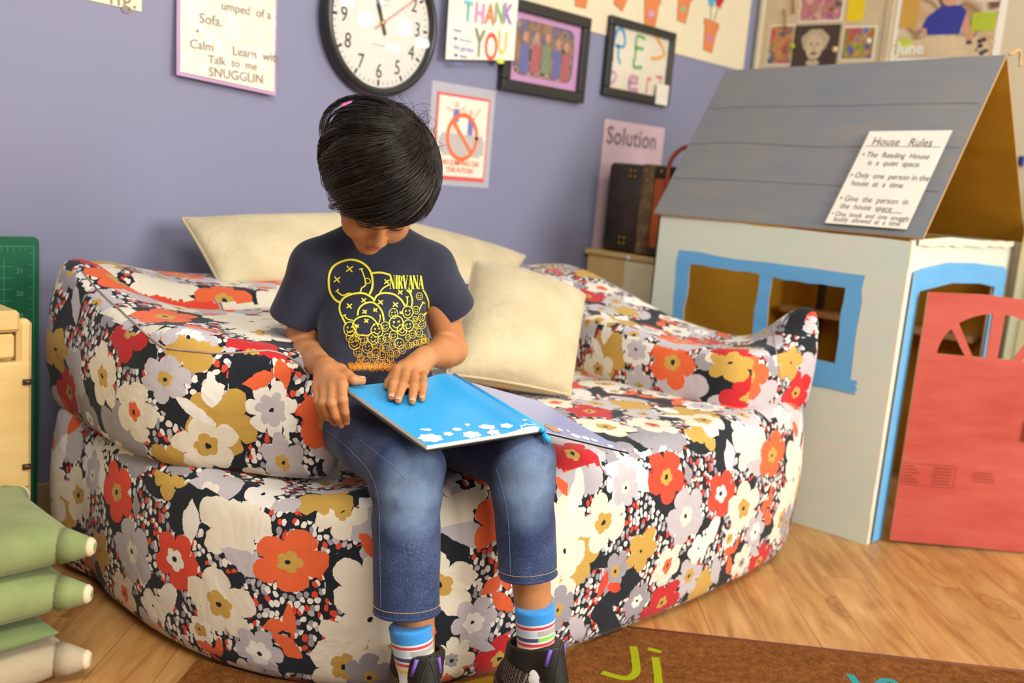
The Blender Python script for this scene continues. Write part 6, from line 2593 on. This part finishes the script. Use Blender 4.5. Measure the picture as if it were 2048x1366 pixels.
M_SHOE = plain('black_knit', rgb(34, 32, 30), .55, .4, .12, 60, .25, 500)
M_SOLE = plain('dark_rubber', rgb(58, 54, 50), .45, .4, .06)
M_SHW = plain('white_rubber', rgb(226, 220, 208), .4, .4, .03)
M_LACE = plain('dark_lace', rgb(56, 52, 46), .7, .3)
M_LOOP = {k: plain('loop_' + k, v, .6, .3) for k, v in dict(purple=rgb(126, 96, 196), yellow=rgb(236, 200, 60), mint=rgb(96, 206, 176)).items()}


def m_mesh():
    m = NT('shoe_mesh')
    co = m.coord('Object')
    v = m.mapping(co, rot=(.3, .5, .8))
    s = m.n('ShaderNodeSeparateXYZ')
    m.put(s.inputs[0], v)
    a = m.math('LESS_THAN', m.math('FRACT', m.math('MULTIPLY', s.outputs[0], 210)), .22)
    b = m.math('LESS_THAN', m.math('FRACT', m.math('MULTIPLY', s.outputs[1], 260)), .22)
    m.col(m.mix(m.math('MAXIMUM', a, b), rgb(30, 27, 26), rgb(128, 110, 98)))
    m.set(.6, .4)
    return m.m


M_MESH = m_mesh()


def shoe(an, kn, fdir, cuff, label):
    f = np.array([fdir[0], fdir[1], 0.0])
    f /= np.linalg.norm(f)
    rt = np.cross(f, up0)
    O = np.array([an[0], an[1], 0.0125]) - f * .012
    FMx = np.stack([rt, f, up0], 1)
    ax = (an - kn) / np.linalg.norm(an - kn)
    # sock
    fx = r0 - ax * (r0 @ ax)
    fx /= np.linalg.norm(fx)

    def f_sock(p):
        d = cone(p, cuff, an, .0345, .0300)
        d = smin(d, cone(p, an, O + f * .06 + up0 * .045, .030, .024), .02)
        d = smax(d, -((p - cuff) @ ax), .002)
        return d
    sdf_obj('sock', f_sock, np.minimum(cuff, O) - .12, np.maximum(cuff, O) + .12, .0028, m_sock(cuff, ax, fx), person, 1)
    sh_ = thing_part('shoe', O, label)

    def fu(p):
        q = (p - O) @ FMx
        d = cone(q, (0, -.028, .050), (0, .095, .036), .037, .033)
        d = smin(d, ell(q, (0, .108, .030), (.041, .055, .027)), .015)
        d = smin(d, cone(q, (0, -.008, .060), (0, .002, .134), .0435, .0440), .012)
        d = smin(d, cone(q, (0, .050, .080), (0, .030, .150), .024, .026), .014)    # tongue
        d = smax(d, .022 - q[:, 2], .004)
        top = .126 + .30 * (q[:, 1] - .0) * (q[:, 1] > 0) - .20 * np.maximum(-q[:, 1] - .01, 0)
        d = smax(d, q[:, 2] - np.minimum(top, .152), .004)
        inner = cone(q, (0, -.006, .090), (0, -.004, .20), .0340, .0360)
        return smax(d, -inner, .003)

    def fs(p):
        q = (p - O) @ FMx
        w = .037 + .008 * np.sin(np.clip((q[:, 1] + .07) / .24, 0, 1) * np.pi)
        c = np.clip(q[:, 1], -.030, .125)
        dx = np.sqrt((q[:, 0]) ** 2 + (q[:, 1] - c) ** 2) - w
        lift = .012 * np.clip((q[:, 1] - .11) / .06, 0, 1)
        zt = .036 + .016 * np.clip((-q[:, 1] - .0) / .05, 0, 1)
        dz = np.maximum(q[:, 2] - zt, .001 + lift - q[:, 2])
        dx = dx - .006 * np.clip(1 - q[:, 2] / .03, 0, 1)
        return smax(dx, dz, .008)
    lo, hi = O - [.21, .21, .01], O + [.21, .21, .16]
    up = sdf_obj('upper', fu, lo, hi, .003, M_SHOE, sh_, 1)
    so = sdf_obj('sole', fs, lo, hi, .003, M_SOLE, sh_, 1)
    ut, st = bvh(up), bvh(so)
    L = lambda x, y, z: O + rt * x + f * y + up0 * z

    def dropon(tree, o, d, lift=.001):
        loc, nor, i, ds = tree.ray_cast(Vector(o), Vector(d / np.linalg.norm(d)))
        return None if loc is None else np.array(loc) - d / np.linalg.norm(d) * lift
    # laces
    for k, (y0_, y1_) in enumerate(((.052, .068), (.070, .086), (.088, .104))):
        for s in (-1, 1):
            pts = []
            for t_ in np.linspace(0, 1, 9):
                x = s * (-.019 + .038 * t_)
                y = y0_ + (y1_ - y0_) * t_
                q = dropon(ut, L(x, y, .2), -up0, .0016)
                if q is not None:
                    pts.append(q)
            if len(pts) > 3:
                MB().tube(pts, .0014, 6).build('lace', M_LACE, sh_, True)
    for k, (nm, y) in enumerate((('purple', .050), ('yellow', .069), ('mint', .088))):
        for s in (-1, 1):
            c = dropon(ut, L(s * .0235, y, .2), -up0, .0005)
            c2 = dropon(ut, L(s * .0175, y + .003, .2), -up0, .0012)
            if c is not None and c2 is not None:
                MB().tube([c, (c + c2) / 2 + up0 * .001, c2], .0034, 8).build('lace_loop', M_LOOP[nm], sh_, True)
    # mesh panels on both sides and white sole accents
    for s in (-1, 1):
        vs, ok, nu, nv = [], True, 16, 8
        for j in range(nv + 1):
            for i in range(nu + 1):
                u, v = i / nu, j / nv
                y = -.028 + .125 * u
                z = .052 + (.045 - .030 * u) * v + .006 * (1 - u)
                q = dropon(ut, L(s * .12, y, z), -rt * s, .0009)
                if q is None:
                    ok = False
                vs.append(q)
        if ok:
            mesh_obj('mesh_panel', vs, [(j * (nu + 1) + i, j * (nu + 1) + i + 1, (j + 1) * (nu + 1) + i + 1, (j + 1) * (nu + 1) + i) for j in range(nv) for i in range(nu)], M_MESH, sh_)
        vs, ok, nu = [], True, 14
        for j in (0, 1):
            for i in range(nu + 1):
                u = i / nu
                y = -.020 + .13 * u
                zc = .034 - .020 * u
                z = zc + (j - .5) * .016 * math.sin(math.pi * min(1, u * 1.0 + .02))
                q = dropon(st, L(s * .12, y, max(z, .004)), -rt * s, .0009)
                if q is None:
                    ok = False
                vs.append(q)
        if ok:
            mesh_obj('sole_flash', vs, [(i, i + 1, nu + 2 + i, nu + 1 + i) for i in range(nu)], M_SHW, sh_)
    return sh_


def thing_part(name, loc, label):
    o = bpy.data.objects.new(name, None)
    o.empty_display_size = .03
    o.location = tuple(loc)
    link(o, person)
    return o


cuffR, cuffL = P(820, 1250, 1.605), P(1070, 1212, 1.672)
shoe(ankR, kneeR, -fw0 * .93 + r0 * .36, cuffR, 'right')
shoe(ankL, kneeL, -fw0 * .66 + r0 * .75, cuffL, 'left')
